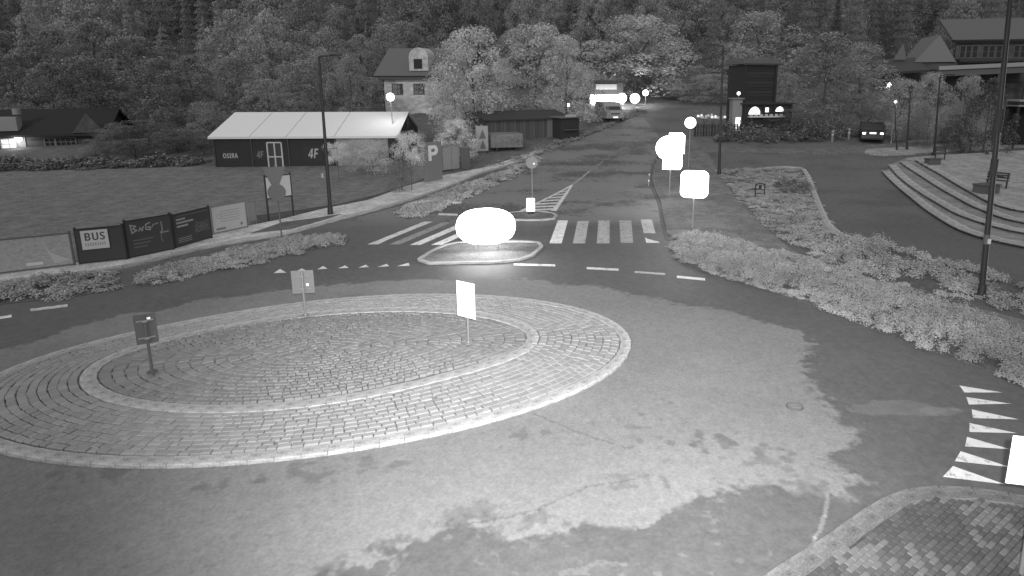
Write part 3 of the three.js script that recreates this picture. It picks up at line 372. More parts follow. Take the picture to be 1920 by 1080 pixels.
// planted beds: soil mound plus many small leaves
function bed(name, label, list, dens, leaf, hgt, v, o = {}) {
  const poly = Array.isArray(list[0]) ? PX(list) : list; let x0 = 1e9, x1 = -1e9, z0 = 1e9, z1 = -1e9; for (const p of poly) { x0 = Math.min(x0, p.x); x1 = Math.max(x1, p.x); z0 = Math.min(z0, p.z); z1 = Math.max(z1, p.z); }
  const edge = (x, z) => { let m = 1e9; for (let i = 0; i < poly.length; i++) { const a = poly[i], b = poly[(i + 1) % poly.length], dx = b.x - a.x, dz = b.z - a.z, t = Math.max(0, Math.min(1, ((x - a.x) * dx + (z - a.z) * dz) / (dx * dx + dz * dz))); m = Math.min(m, Math.hypot(x - a.x - dx * t, z - a.z - dz * t)); } return m; };
  const grp = new THREE.Group(); grp.name = numbered(name); scene.add(grp); tag(grp, label, o.cat || 'ground cover', null, 'stuff');
  part('soil', sheet(poly, .035, 1.2), M.soil, grp);
  // single plants: tufts of leaves of uneven height, thinning out beyond the edge
  const tufts = [], A = (x1 - x0) * (z1 - z0), nt = Math.floor(A * (o.tuft || 9));
  for (let i = 0; i < nt; i++) { const x = rr(x0 - .3, x1 + .3), z = rr(z0 - .3, z1 + .3), wob = (fbm(x * 1.3 + 3, z * 1.3, 3) - .5) * .9, e = edge(x, z) * (inside(x, z, poly) ? 1 : -1) + wob; if (e < -.05) continue; const g = fbm(x * (o.f || .8) + 30, z * (o.f || .8) + 11, 3); if (o.gap && g < o.gap) continue; const rr0 = rr(.6, 1.3), hh = hgt * rr0 * (.45 + 1.1 * fbm(x * .7 + 9, z * .7, 2)) * (o.soft ? 1 : Math.min(1, .35 + Math.max(0, e) / .5)); tufts.push([x, z, hh * (fbm(x * .5 + 60, z * .5, 2) > .55 ? 1.35 : .85), (o.r || .22) * rr(.7, 1.4), (.55 + .9 * fbm(x * .8 + 80, z * .8, 3)) * rr(.8, 1.2)]); }
  const n = Math.floor(tufts.length * (dens / (o.tuft || 9)));
  part('leaves', leafGeo(n, () => { const t = tufts[Math.floor(rnd() * tufts.length)], d = sph(), r = Math.pow(rnd(), .5); const x = t[0] + d.x * t[3] * r * 1.2, z = t[1] + d.z * t[3] * r * 1.2; return { p: V3(x, H(x, z) + .03 + t[2] * (.25 + .75 * Math.abs(d.y) * (.5 + .5 * rnd())), z), n: V3(d.x * .6, 1, d.z * .6).normalize(), t: t[4] }; }, leaf), leafM(v), grp).userData.kind = 'stuff'; return grp;
}
bed('shrub_bed', 'dense pale low shrubs between the roundabout road and the footpath on the right', [[1262, 447], [1300, 441], [1360, 452], [1500, 488], [1620, 522], [1720, 556], [1800, 580], [1920, 630], [2060, 690], [2300, 800], [2300, 960], [2040, 790], [1920, 716], [1850, 694], [1760, 664], [1640, 620], [1540, 580], [1440, 544], [1330, 512], [1285, 492], [1266, 470]], 3800, .025, .3, .34, { tuft: 30, r: .17 });
bed('shrub_bed', 'patchy low shrubs and grass between the footpath and the car park', [[1480, 452], [1555, 432], [1600, 450], [1680, 470], [1740, 492], [1840, 510], [1920, 538], [2060, 570], [2300, 650], [2300, 760], [2040, 636], [1920, 592], [1850, 566], [1740, 550], [1640, 527], [1560, 500]], 1300, .036, .34, .34, { gap: .36, f: .7, tuft: 16, r: .2 });
bed('grass_bed', 'pale rough grass bed around the small metal rack', [[1345, 322], [1400, 318], [1495, 318], [1512, 330], [1526, 366], [1556, 430], [1482, 452], [1430, 420], [1390, 375], [1352, 335]], 900, .03, .12, .36, { soft: true, cat: 'grass', tuft: 14 });
bed('shrub_bed', 'low dark shrubs at the far end of the rough grass bed', [[1455, 345], [1500, 338], [1518, 352], [1512, 362], [1460, 368]], 700, .05, .4, .12);
bed('shrub_bed', 'pale planted strip between footpath and road, left of the roundabout', [[255, 524], [300, 502], [420, 476], [520, 454], [590, 446], [640, 440], [656, 448], [650, 458], [560, 476], [430, 506], [330, 528], [262, 536]], 2400, .029, .26, .36, { tuft: 26, r: .18 });
bed('shrub_bed', 'ragged planted strip in the left corner beside the road, ending at a gap', [[-500, 610], [0, 538], [110, 520], [200, 510], [222, 525], [235, 540], [150, 556], [60, 566], [0, 572], [-300, 634], [-500, 690]], 1500, .034, .24, .36, { gap: .34, tuft: 20, r: .18 });
bed('shrub_bed', 'long pale planted strip along the road beyond the left crossing', [[746, 400], [760, 388], [850, 356], [940, 324], [1004, 296], [1016, 300], [985, 322], [925, 348], [860, 380], [810, 402], [765, 412]], 900, .05, .26, .45, { tuft: 18 });
bed('grass_bed', 'thin rough verge by the barn and road', [[905, 318], [960, 298], [1060, 262], [1120, 240], [1180, 214], [1195, 214], [1130, 244], [1060, 272], [985, 302], [960, 306]], 300, .06, .16, .24, { soft: true, cat: 'grass' });
bed('hedge', 'dark low hedge in front of the cottage beyond the field', [[-200, 330], [0, 322], [200, 316], [385, 309], [385, 300], [200, 304], [0, 306], [-200, 310]], 420, .1, .42, .06, { cat: 'hedge', r: .45, tuft: 9 });
bed('hedge', 'dark hedge beneath the lit arches and wooden tower', [[1345, 268], [1345, 256], [1480, 252], [1590, 250], [1600, 262], [1480, 268]], 260, .09, 1.1, .08, { cat: 'hedge', r: .4, tuft: 5 });
slab('verge', [[480, 405], [560, 395], [640, 383], [720, 362], [770, 345], [762, 356], [690, 380], [600, 398], [530, 415], [485, 424]], .05, textured(.12, 1));

// ------------------------------------------------------------------ signs with and without added glow, posts
const plateTex = (w, h, draw) => { const c = document.createElement('canvas'); c.width = w; c.height = h; const x = c.getContext('2d'); draw(x, w, h); const t = new THREE.CanvasTexture(c); t.colorSpace = THREE.SRGBColorSpace; return t; };
const toCam = p => Math.atan2(camera.position.x - p.x, camera.position.z - p.z);
function addedGlareLight(o, w, h, y, z, I) { const l = new THREE.RectAreaLight(0xffffff, I, w, h); l.position.set(0, y, z); l.rotation.y = Math.PI; o.add(l); l.castShadow = true; }  // area light added before a reflective sign, which gives off no light itself
// roundabout signs: post and rectangular plate
function plateSign(label, base, topPlate, botPlate, wpx, turn, plateM, backM, o = {}) {
  const p = G(...base); p.y = o.y ?? H(p.x, p.z) + .2; const d = -p.z, h1 = at(base[0], topPlate, d).y - p.y, h0 = at(base[0], botPlate, d).y - p.y, w = o.w ?? wpx * d / FPX;
  const t = thing('traffic_sign', label, 'traffic sign', p, turn); parts('post', [cyl(.03, .03, h1 - .03)], o.postM || M.galv, t); part('base_flange', [cyl(.11, .11, .025, 0, 0, 0, 16), cyl(.05, .04, .06)], o.postM || M.galv, t);
  part('sign_plate', [rb(w, h1 - h0, .012, .005, o.dx || 0, (h1 + h0) / 2, o.back ? -.045 : .045)], plateM, t); if (o.back) parts('clamp', [bx(.1, .05, .075, 0, h1 - .15, 0), bx(.1, .05, .075, 0, h0 + .15, 0)], M.galv, t); parts('bracket', [bx(w * .8, .03, .03, o.dx || 0, h1 - .15, o.back ? -.024 : .024), bx(w * .8, .03, .03, o.dx || 0, h0 + .15, o.back ? -.024 : .024)], M.galv, t);
  if (o.dot) part('reflector', [rb(.07, .07, .01, .004, ...o.dot(w, h0, h1))], glow(.8, .2), t, 'small pale spot'); return t; }
const signWhite = gm(.93, .5), signBack = gm(.2, .5), signBack2 = gm(.1, .5);
const sg0 = plateSign('glaring white rectangular sign on a thin post inside the cobbled island', [879, 657], 528, 594, 37, -.55, glow(.9, .5), null, { w: .58 });  // plate glow stands in for lamp light the sign throws back
plateSign('grey plate seen from behind on the far edge of the cobbled island', [574, 604], 508, 551, 42, .15, signBack, null, { dot: (w, h0, h1) => [w * .2, h0 + (h1 - h0) * .38, -.032], back: true });
plateSign('dark twisted plate on a leaning post at the near left of the cobbled island', [288, 713], 590, 645, 34, .55, signBack2, null, { w: .42, postM: gm(.1, .6), dot: (w, h0, h1) => [w * .18, h1 - .12, -.032], back: true });
{ // big close sign cut by the frame
  const p = G(1950, 1060); p.copy(at(1950, 880, 7.2)); const y = p.y; p.y = .12; const t = thing('traffic_sign', 'large close white sign plate cut off at the frame, above the corner pavers', 'traffic sign', p, toCam(p) + .5); part('post', cyl(.035, .035, y + .35), M.galv, t); part('sign_plate', rb(.75, .7, .014, .006, -.02, y, .045), glow(.9, .6), t); parts('bracket', [bx(.5, .03, .03, 0, y + .2, .02), bx(.5, .03, .03, 0, y - .2, .02)], M.galv, t); }  // plate given a glow in place of reflected lamp light
// retroreflective signs ahead: their thrown-back glare is built in as added glow
function dazzle(label, cx, cy, wpx, hpx, depth, basePy, e, build, name = 'added_glow_sign', cat = 'reflective sign with added glow', turn) {
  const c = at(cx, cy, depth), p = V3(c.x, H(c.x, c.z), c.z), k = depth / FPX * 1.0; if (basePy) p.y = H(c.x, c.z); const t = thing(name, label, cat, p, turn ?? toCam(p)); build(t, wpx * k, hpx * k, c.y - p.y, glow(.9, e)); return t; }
{
  const d = -G(910, 470).z - .2;
  const t = dazzle('widest blinding white oval sign on the splitter island between the two crossings', 911, 424, 110, 68, d, 470, 6, (t, w, h, y, m) => { const s = new THREE.Shape(), N = 48; for (let i = 0; i < N; i++) { const a = i / N * 6.2832, c = Math.cos(a), q = Math.sin(a), r = Math.pow(Math.abs(c), 2 / 2.4) * Math.sign(c), u = Math.pow(Math.abs(q), 2 / 2.4) * Math.sign(q); s[i ? 'lineTo' : 'moveTo'](r * w / 2, u * h / 2); } part('sign_panel', new THREE.ExtrudeGeometry(s, { depth: .1, bevelEnabled: true, bevelSize: .03, bevelThickness: .03, bevelSegments: 3 }).translate(0, y, .0), m, t); parts('post', [cyl(.04, .04, y, -.45), cyl(.04, .04, y, .45)], M.galv, t); addedGlareLight(t, 1.5, .9, y, .2, 5); });  // panel swollen to an oval and made to glow for reflected glare and bloom
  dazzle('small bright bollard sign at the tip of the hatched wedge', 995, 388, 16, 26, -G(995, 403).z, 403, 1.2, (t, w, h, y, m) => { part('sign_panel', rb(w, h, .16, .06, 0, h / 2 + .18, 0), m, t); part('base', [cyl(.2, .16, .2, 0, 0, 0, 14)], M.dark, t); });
  dazzle('bright square crossing sign on a post right of the zebra crossing', 1302, 345, 50, 50, -G(1300, 432).z, 432, 5, (t, w, h, y, m) => { { const r = w * .2, sh = new THREE.Shape(), a = w / 2, b = h / 2; sh.moveTo(-a + r, -b); sh.lineTo(a - r, -b); sh.absarc(a - r, -b + r, r, -Math.PI / 2, 0); sh.lineTo(a, b - r); sh.absarc(a - r, b - r, r, 0, Math.PI / 2); sh.lineTo(-a + r, b); sh.absarc(-a + r, b - r, r, Math.PI / 2, Math.PI); sh.lineTo(-a, -b + r); sh.absarc(-a + r, -b + r, r, Math.PI, 1.5 * Math.PI); part('sign_panel', new THREE.ExtrudeGeometry(sh, { depth: .06, bevelEnabled: true, bevelSize: .02, bevelThickness: .02, bevelSegments: 2, curveSegments: 8 }).translate(0, y, .05), m, t); } part('post', cyl(.035, .035, y + h * .45), M.galv, t); addedGlareLight(t, .9, .9, y, .2, 4); });
  dazzle('bright twin sign, round plate joined to a square one, farther along the right verge', 1258, 283, 56, 72, -G(1262, 372).z, 372, 5, (t, w, h, y, m) => { part('sign_panel', [new THREE.CylinderGeometry(w * .4, w * .4, .09, 36).rotateX(Math.PI / 2).translate(-w * .1, y + h * .08, .11), ext([[-w * .12, y - h * .04], [w * .42, y - h * .04], [w * .42, y + h * .4], [w * .34, y + h * .46], [-w * .05, y + h * .46]], .06, .04).translate(0, 0, .09), ext([[-w * .24, y - h * .46], [w * .3, y - h * .46], [w * .36, y - h * .4], [w * .36, y], [-w * .24, y]], .055, .04).translate(0, 0, .08)], m, t); part('post', cyl(.04, .04, y + h * .45), M.galv, t); addedGlareLight(t, .8, 1.1, y, .25, 4); });
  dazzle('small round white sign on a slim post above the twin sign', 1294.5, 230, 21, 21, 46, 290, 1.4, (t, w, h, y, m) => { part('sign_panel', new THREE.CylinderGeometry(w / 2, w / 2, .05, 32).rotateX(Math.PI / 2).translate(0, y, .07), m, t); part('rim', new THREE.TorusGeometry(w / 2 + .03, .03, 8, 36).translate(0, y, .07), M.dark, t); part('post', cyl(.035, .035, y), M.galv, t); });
  { const p = G(998, 378); const t = thing('traffic_sign', 'grey back of a round sign on a post beside the long planted strip', 'traffic sign', p, toCam(p)); const y = at(992, 305, -p.z).y - p.y; part('post', cyl(.03, .03, y + .2), M.galv, t); part('sign_plate', new THREE.CylinderGeometry(.34, .34, .015, 28).rotateX(Math.PI / 2).translate(0, y, .04), signBack, t); part('reflector', new THREE.CylinderGeometry(.05, .05, .01, 12).rotateX(Math.PI / 2).translate(.12, y - .05, .053), glow(.8, .3), t); }
}
{ // give-way triangle above a disc, seen dark from behind
  const p = G(529, 452); p.y += .1; const d = -p.z, hy = y => at(525, y, d).y - p.y; const t = thing('traffic_sign', 'dark backs of a triangle and a round sign on one post before the white board', 'traffic sign', p, toCam(p)); part('post', cyl(.03, .03, hy(308)), gm(.1, .6), t);
  const k = d / FPX; part('triangle_plate', ext([[-20 * k, hy(313)], [20 * k, hy(313)], [4 * k, hy(352)], [-4 * k, hy(352)]], .012, .004).translate(-.04, 0, .04), gm(.11, .6), t); part('round_plate', new THREE.CylinderGeometry(16 * k, 16 * k, .014, 32).rotateX(Math.PI / 2).translate(-.02, hy(360), .06), gm(.1, .6), t);
}
// ------------------------------------------------------------------ poles and lamps
function mast(label, base, top, r0, r1, o = {}) { const p = G(...base), q = at(top[0], top[1], -p.z); const t = thing(o.name || 'street_lamp', label, o.cat || 'street lamp', p); const v = q.clone().sub(p); const n = V3(v.x, v.y, 0); const g = new THREE.CylinderGeometry(r1, r0, n.length(), 14).translate(0, n.length() / 2, 0); const lean = new THREE.Quaternion().setFromUnitVectors(V3(0, 1, 0), n.clone().normalize()); g.applyQuaternion(lean); part('post', g, o.m || M.pole, t); part('base', [cyl(r0 * 1.5, r0 * 1.25, .5), cyl(r0 * 2, r0 * 2, .06)], o.m || M.pole, t); t.userData.top = undefined; return { t, v, d: -p.z }; }
{ const { t, v, d } = mast('slim dark lamp post by the left footpath with a short arm', [620, 405], [598, 106], .1, .05); const e = at(634, 103, d).sub(t.position); part('arm', bar(V3(v.x, v.y, 0), V3(e.x, e.y, 0), .035), M.pole, t); part('lamp_head', rb(.55, .08, .22, .03, e.x - .1, e.y, 0), M.pole, t); part('clamp', cyl(.105, .1, .22, .0 - .24, 2.0, 0), M.galv, t); }
{ const { t, v, d } = mast('slim dark lamp post at the end of the grass bed with arm to the road', [1348, 330], [1356, 86], .1, .05); const e = at(1328, 84, d).sub(t.position); part('arm', bar(V3(v.x, v.y, 0), V3(e.x, e.y, 0), .035), M.pole, t); part('lamp_head', rb(.6, .08, .22, .03, e.x + .1, e.y, 0), M.pole, t); }
{ const { t, v } = mast('thick dark pole standing in the shrubs at the right edge', [1839, 560], [1906, -120], .085, .06, { name: 'utility_pole', cat: 'pole' }); const nrm = v.clone().setZ(0).normalize(); const on = y => nrm.clone().multiplyScalar(y); for (const [y, rr0, h] of [[1.95, .092, .3], [4.2, .1, .5], [5.6, .11, .7]]) { const c = on(y); part('band', new THREE.CylinderGeometry(rr0, rr0, h, 14).translate(c.x, c.y, 0), y < 2.2 ? gm(.09, .6) : M.dark, t); } const c = on(1.9); part('notice', rb(.1, .16, .02, .006, c.x + .02, c.y, .1), gm(.5, .6), t); part('cable', bar(V3(.03, .3, .09), on(8).add(V3(.03, 0, .075)), .008), gm(.2, .5), t); const k = on(4.0); parts('bracket', [bar(V3(k.x, k.y, 0), V3(k.x + .35, k.y - .12, .0), .03)], M.dark, t); }
function lantern(label, base, top, d0) { const { t, v, d } = mast(label, base, top, .07, .04); const y = v.y, x = v.x; part('lantern_roof', [new THREE.ConeGeometry(.34, .22, 12).translate(x, y + .42, 0), ball(.05, x, y + .56, 0)], M.dark, t); part('lantern_glass', new THREE.CylinderGeometry(.2, .12, .32, 8).translate(x, y + .16, 0), gm(.18, .2), t); part('lantern_collar', cyl(.1, .13, .08, x, y - .06, 0), M.dark, t); return t; }
lantern('lantern post with wide cap in front of the pale tree by the plaza', [1700, 283], [1707, 172]);
{ const { t, v, d } = mast('lamp post beside the planter with an outreaching arm', [1751, 292], [1763, 142], .09, .045); part('arm', bar(V3(v.x, v.y, 0), V3(v.x + .7, v.y + .08, 0), .035), M.pole, t); part('lamp_head', rb(.6, .09, .22, .03, v.x + .8, v.y + .08, 0), M.pole, t); }
mast('thinnest post left of the lantern post with a tiny bright bulb', [1681, 284], [1678, 196], .045, .035); 
// globe lamps that are lit
function globe(label, px, py, rpx, base, d, e, I) { const p = base ? G(...base) : at(px, py, d); if (!base) p.y = H(p.x, p.z); const c = at(px, py, -p.z).sub(p); const t = thing('globe_lamp', label, 'lamp', p); const r = rpx * -p.z / FPX; part('lamp_globe', ball(r, c.x, c.y, 0, 20, 14), glow(.9, e), t); parts('post', [bar(V3(0, 0, 0), V3(c.x, c.y - r, 0), .035), cyl(.09, .06, .3)], M.galv, t); part('collar', cyl(.06, .09, .12, c.x, c.y - r - .06, 0), M.galv, t); const l = new THREE.PointLight(0xffffff, I); l.position.set(c.x, c.y, r + .15); l.castShadow = true; l.shadow.radius = 5; t.add(l); return t; }
globe('bright globe lamp above the right end of the tent roof', 732, 182, 7.5, [742, 300], 0, 2.2, 3.5);
globe('lit globe lamp nearest the shop canopy, right of its edge', 1166, 184, 9, null, 79, 3, 8);
globe('separate lit globe lamp between the canopy and the tallest globe', 1190.5, 184.5, 9, null, 80, 2.6, 7);
globe('tallest lit globe lamp, rightmost of those by the canopy', 1210.5, 174, 5.5, null, 82, 2.4, 5);
globe('tiny lit lamp below the gabled building', 1667.5, 159, 3.4, null, 62, 2.5, 1.5);
globe('faintest tiny bulb on its post, low above the lit headlights', 1679, 191, 2.2, null, 56, 2, .5);
globe('small lit lamp at the trees left of the canopy', 1065, 197, 3.2, null, 70, 1.8, 1.2);

// ------------------------------------------------------------------ left: boards on the fence line
function board(label, x0, y0t, y0b, x1, y1t, y1b, m, o = {}) {
  const a = G(x0, y0b + 4), b = G(x1, y1b + 4); const u = b.clone().sub(a), w = Math.hypot(u.x, u.z), ang = -Math.atan2(u.z, u.x); const p = a.clone().lerp(b, .5); p.y = H(p.x, p.z) + .03; const h = (at(x0, y0t, -a.z).y + at(x1, y1t, -b.z).y) / 2 - p.y, lo = .12;
  const t = thing(o.name || 'advertising_board', label, o.cat || 'advertising board', p, ang, o.group || 'advertising boards along the footpath');
  part('panel', rb(w - .06, h - lo, .04, .012, 0, (h + lo) / 2, 0), m, t); parts('frame', [bx(w - .02, .05, .06, 0, h, 0), bx(w - .02, .05, .06, 0, lo, 0)], o.fm || M.dark, t);
  for (const s of [-1, 1]) part('leg', rb(.07, h + .08, .07, .01, s * (w / 2 - .02), (h + .08) / 2, -.02), o.fm || M.dark, t);
  if (o.tex) { const fm = new THREE.MeshStandardMaterial({ map: o.tex, roughness: .7 }); part('poster', new THREE.PlaneGeometry(w - .1, h - lo - .05).translate(0, (h + lo) / 2, .0235), fm, t); } return { t, w, h, lo };
}
const gs = v => { const q = Math.round(255 * l2s(v)); return `rgb(${q},${q},${q})`; };
board('plain grey banner leftmost along the footpath, with a pale bar low on it', -120, 462, 530, 142, 438, 498, gm(.2, .8), { fm: gm(.12, .8), tex: plateTex(512, 128, (x, w, h) => { x.fillStyle = gs(.34); x.fillRect(0, 0, w, h); for (let i = 0; i < 900; i++) { x.fillStyle = gs(.28 + .12 * rnd()); x.fillRect(rnd() * w, rnd() * h, 14, 5); } x.fillStyle = gs(.44); x.beginPath(); x.moveTo(400, 10); x.lineTo(440, 118); x.lineTo(505, 110); x.lineTo(430, 70); x.fill(); x.fillStyle = gs(.6); x.fillRect(330, 104, 64, 12); }) });
const busBoard = board('dark board carrying the white BUS notice', 150, 436, 497, 240, 418, 487, gm(.05, .8), {});
{ const bd = busBoard, p0 = bd.t.position.clone(), d = -p0.z, ang = bd.t.rotation.y, w = bd.w * .56, h0 = at(190, 465, d).y - p0.y, h1 = at(187, 430, d).y - p0.y, p = p0.clone().add(V3(-.1 * bd.w, 0, .045).applyAxisAngle(V3(0, 1, 0), ang)); const t = thing('bus_notice', 'small white notice with BUS lettering fixed to the dark board', 'notice', p, ang); part('panel', rb(w, h1 - h0, .02, .006, 0, (h0 + h1) / 2, 0), gm(.5, .7), t);
  part('lettering', new THREE.PlaneGeometry(w - .03, h1 - h0 - .02).translate(0, (h0 + h1) / 2, .013), new THREE.MeshStandardMaterial({ roughness: .7, map: plateTex(256, 192, (x, W, Hh) => { x.fillStyle = gs(.5); x.fillRect(0, 0, W, Hh); x.fillStyle = gs(.07); x.font = 'bold 112px sans-serif'; x.textAlign = 'center'; x.fillText('BUS', W / 2, 102); x.fillStyle = gs(.3); for (let i = 0; i < 9; i++) x.fillRect(28 + i * 23, 126, 15, 34); }) }), t); }
const scribble = (x, pts, lw, v) => { x.strokeStyle = gs(v); x.lineWidth = lw; x.lineCap = x.lineJoin = 'round'; x.beginPath(); pts.forEach((p, i) => i ? x.lineTo(p[0], p[1]) : x.moveTo(p[0], p[1])); x.stroke(); };
board('dark poster board with pale script and a church-like outline', 243, 416, 486, 328, 402, 468, gm(.05, .8), { tex: plateTex(320, 256, (x, w, h) => { x.fillStyle = gs(.05); x.fillRect(0, 0, w, h); scribble(x, [[28, 26], [34, 88], [70, 72], [44, 58], [66, 40], [30, 30]], 9, .3); scribble(x, [[84, 80], [96, 56], [108, 82], [120, 52]], 8, .3); scribble(x, [[170, 30], [138, 40], [136, 76], [168, 84], [168, 62], [150, 62]], 9, .3); scribble(x, [[180, 70], [192, 50], [230, 44]], 8, .24); scribble(x, [[254, 40], [256, 100], [240, 120], [300, 118]], 10, .22); scribble(x, [[246, 124], [240, 160], [250, 190]], 5, .18); for (let i = 0; i < 3; i++) { x.fillStyle = gs(.12); x.fillRect(34, 140 + i * 26, 150 - i * 24, 9); } }) });
board('dark poster board with three short pale lines, beside the white board', 330, 402, 466, 399, 390, 446, gm(.045, .8), { tex: plateTex(320, 256, (x, w, h) => { x.fillStyle = gs(.045); x.fillRect(0, 0, w, h); for (const [a, b, c] of [[20, 34, 80], [20, 62, 150], [20, 92, 100]]) { x.fillStyle = gs(.3); x.fillRect(a, b, c, 15); } for (let i = 0; i < 160; i++) { x.fillStyle = gs(.05 + .1 * rnd()); x.fillRect(170 + 130 * rnd(), 90 + 90 * rnd(), 10, 7); } for (let i = 0; i < 3; i++) { x.fillStyle = gs(.2); x.fillRect(20, 196 + i * 16, 120, 7); } x.fillStyle = gs(.16); x.fillRect(30, 12, 280, 4); }) });
board('white printed board at the right end of the footpath row', 401, 388, 440, 465, 378, 426, gm(.4, .7), { fm: gm(.16, .7), tex: plateTex(320, 256, (x, w, h) => { x.fillStyle = gs(.4); x.fillRect(0, 0, w, h); x.fillStyle = gs(.27); for (let i = 0; i < 5; i++) x.fillRect(70, 50 + i * 26, 190, 8); x.strokeStyle = gs(.27); x.lineWidth = 6; x.beginPath(); x.arc(60, 100, 22, 0, 6.3); x.stroke(); x.fillStyle = gs(.15); x.fillRect(20, 218, 90, 20); x.fillRect(260, 200, 20, 30); }) });
board('narrow pale panel just right of the white printed board', 468, 379, 418, 482, 377, 414, gm(.25, .8), { fm: gm(.2, .7) });
{ const b = board('white notice board on two dark legs behind the paired sign backs', 504, 331, 412, 552, 326, 404, gm(.05, .8), { name: 'notice_board', cat: 'notice board', group: 'notice boards at the field edge' }); }
{ // the white sheet of that board sits on its upper part
  const t = scene.children[scene.children.length - 1]; t.children.filter(c => c.name === 'panel' || (c.name === 'frame')).forEach(c => t.remove(c)); const a = G(504, 416), bq = G(552, 408), w = Math.hypot(bq.x - a.x, bq.z - a.z), d = -t.position.z; const h1 = at(528, 329, d).y - t.position.y, h0 = at(528, 370, d).y - t.position.y; part('panel', rb(w - .08, h1 - h0 - .06, .03, .01, 0, (h0 + h1) / 2, 0), gm(.46, .8), t); parts('frame', [bx(w, .05, .06, 0, h1, 0), bx(w, .05, .06, 0, h0, 0)], M.dark, t); }

// ------------------------------------------------------------------ buildings
function frameAt(aPx, bPx, name, label, cat, dy = 0) { const a = G(...aPx), b = G(...bPx); const u = b.clone().sub(a), w = Math.hypot(u.x, u.z), p = a.clone(); p.y = Math.min(a.y, b.y) + dy; const t = thing(name, label, cat, p, -Math.atan2(u.z, u.x)); return { t, w, d: -a.z, y: (px, py, depth = -a.z) => at(px, py, depth).y - p.y, a, b }; }
function depthFrame(x0, x1, d0, d1, name, label, cat) { const a = at(x0, 200, d0), b = at(x1, 200, d1); const u = b.clone().sub(a), w = Math.hypot(u.x, u.z), p = a.clone(); p.y = Math.min(H(a.x, a.z), H(b.x, b.z)) - .2; const t = thing(name, label, cat, p, -Math.atan2(u.z, u.x)); return { t, w, y: (px, py, depth = d0) => at(px, py, depth).y - p.y }; }
const gable = (w, h0, h1, thick) => ext([[0, 0], [w, 0], [w, h0], [w / 2, h1], [0, h0]], thick);
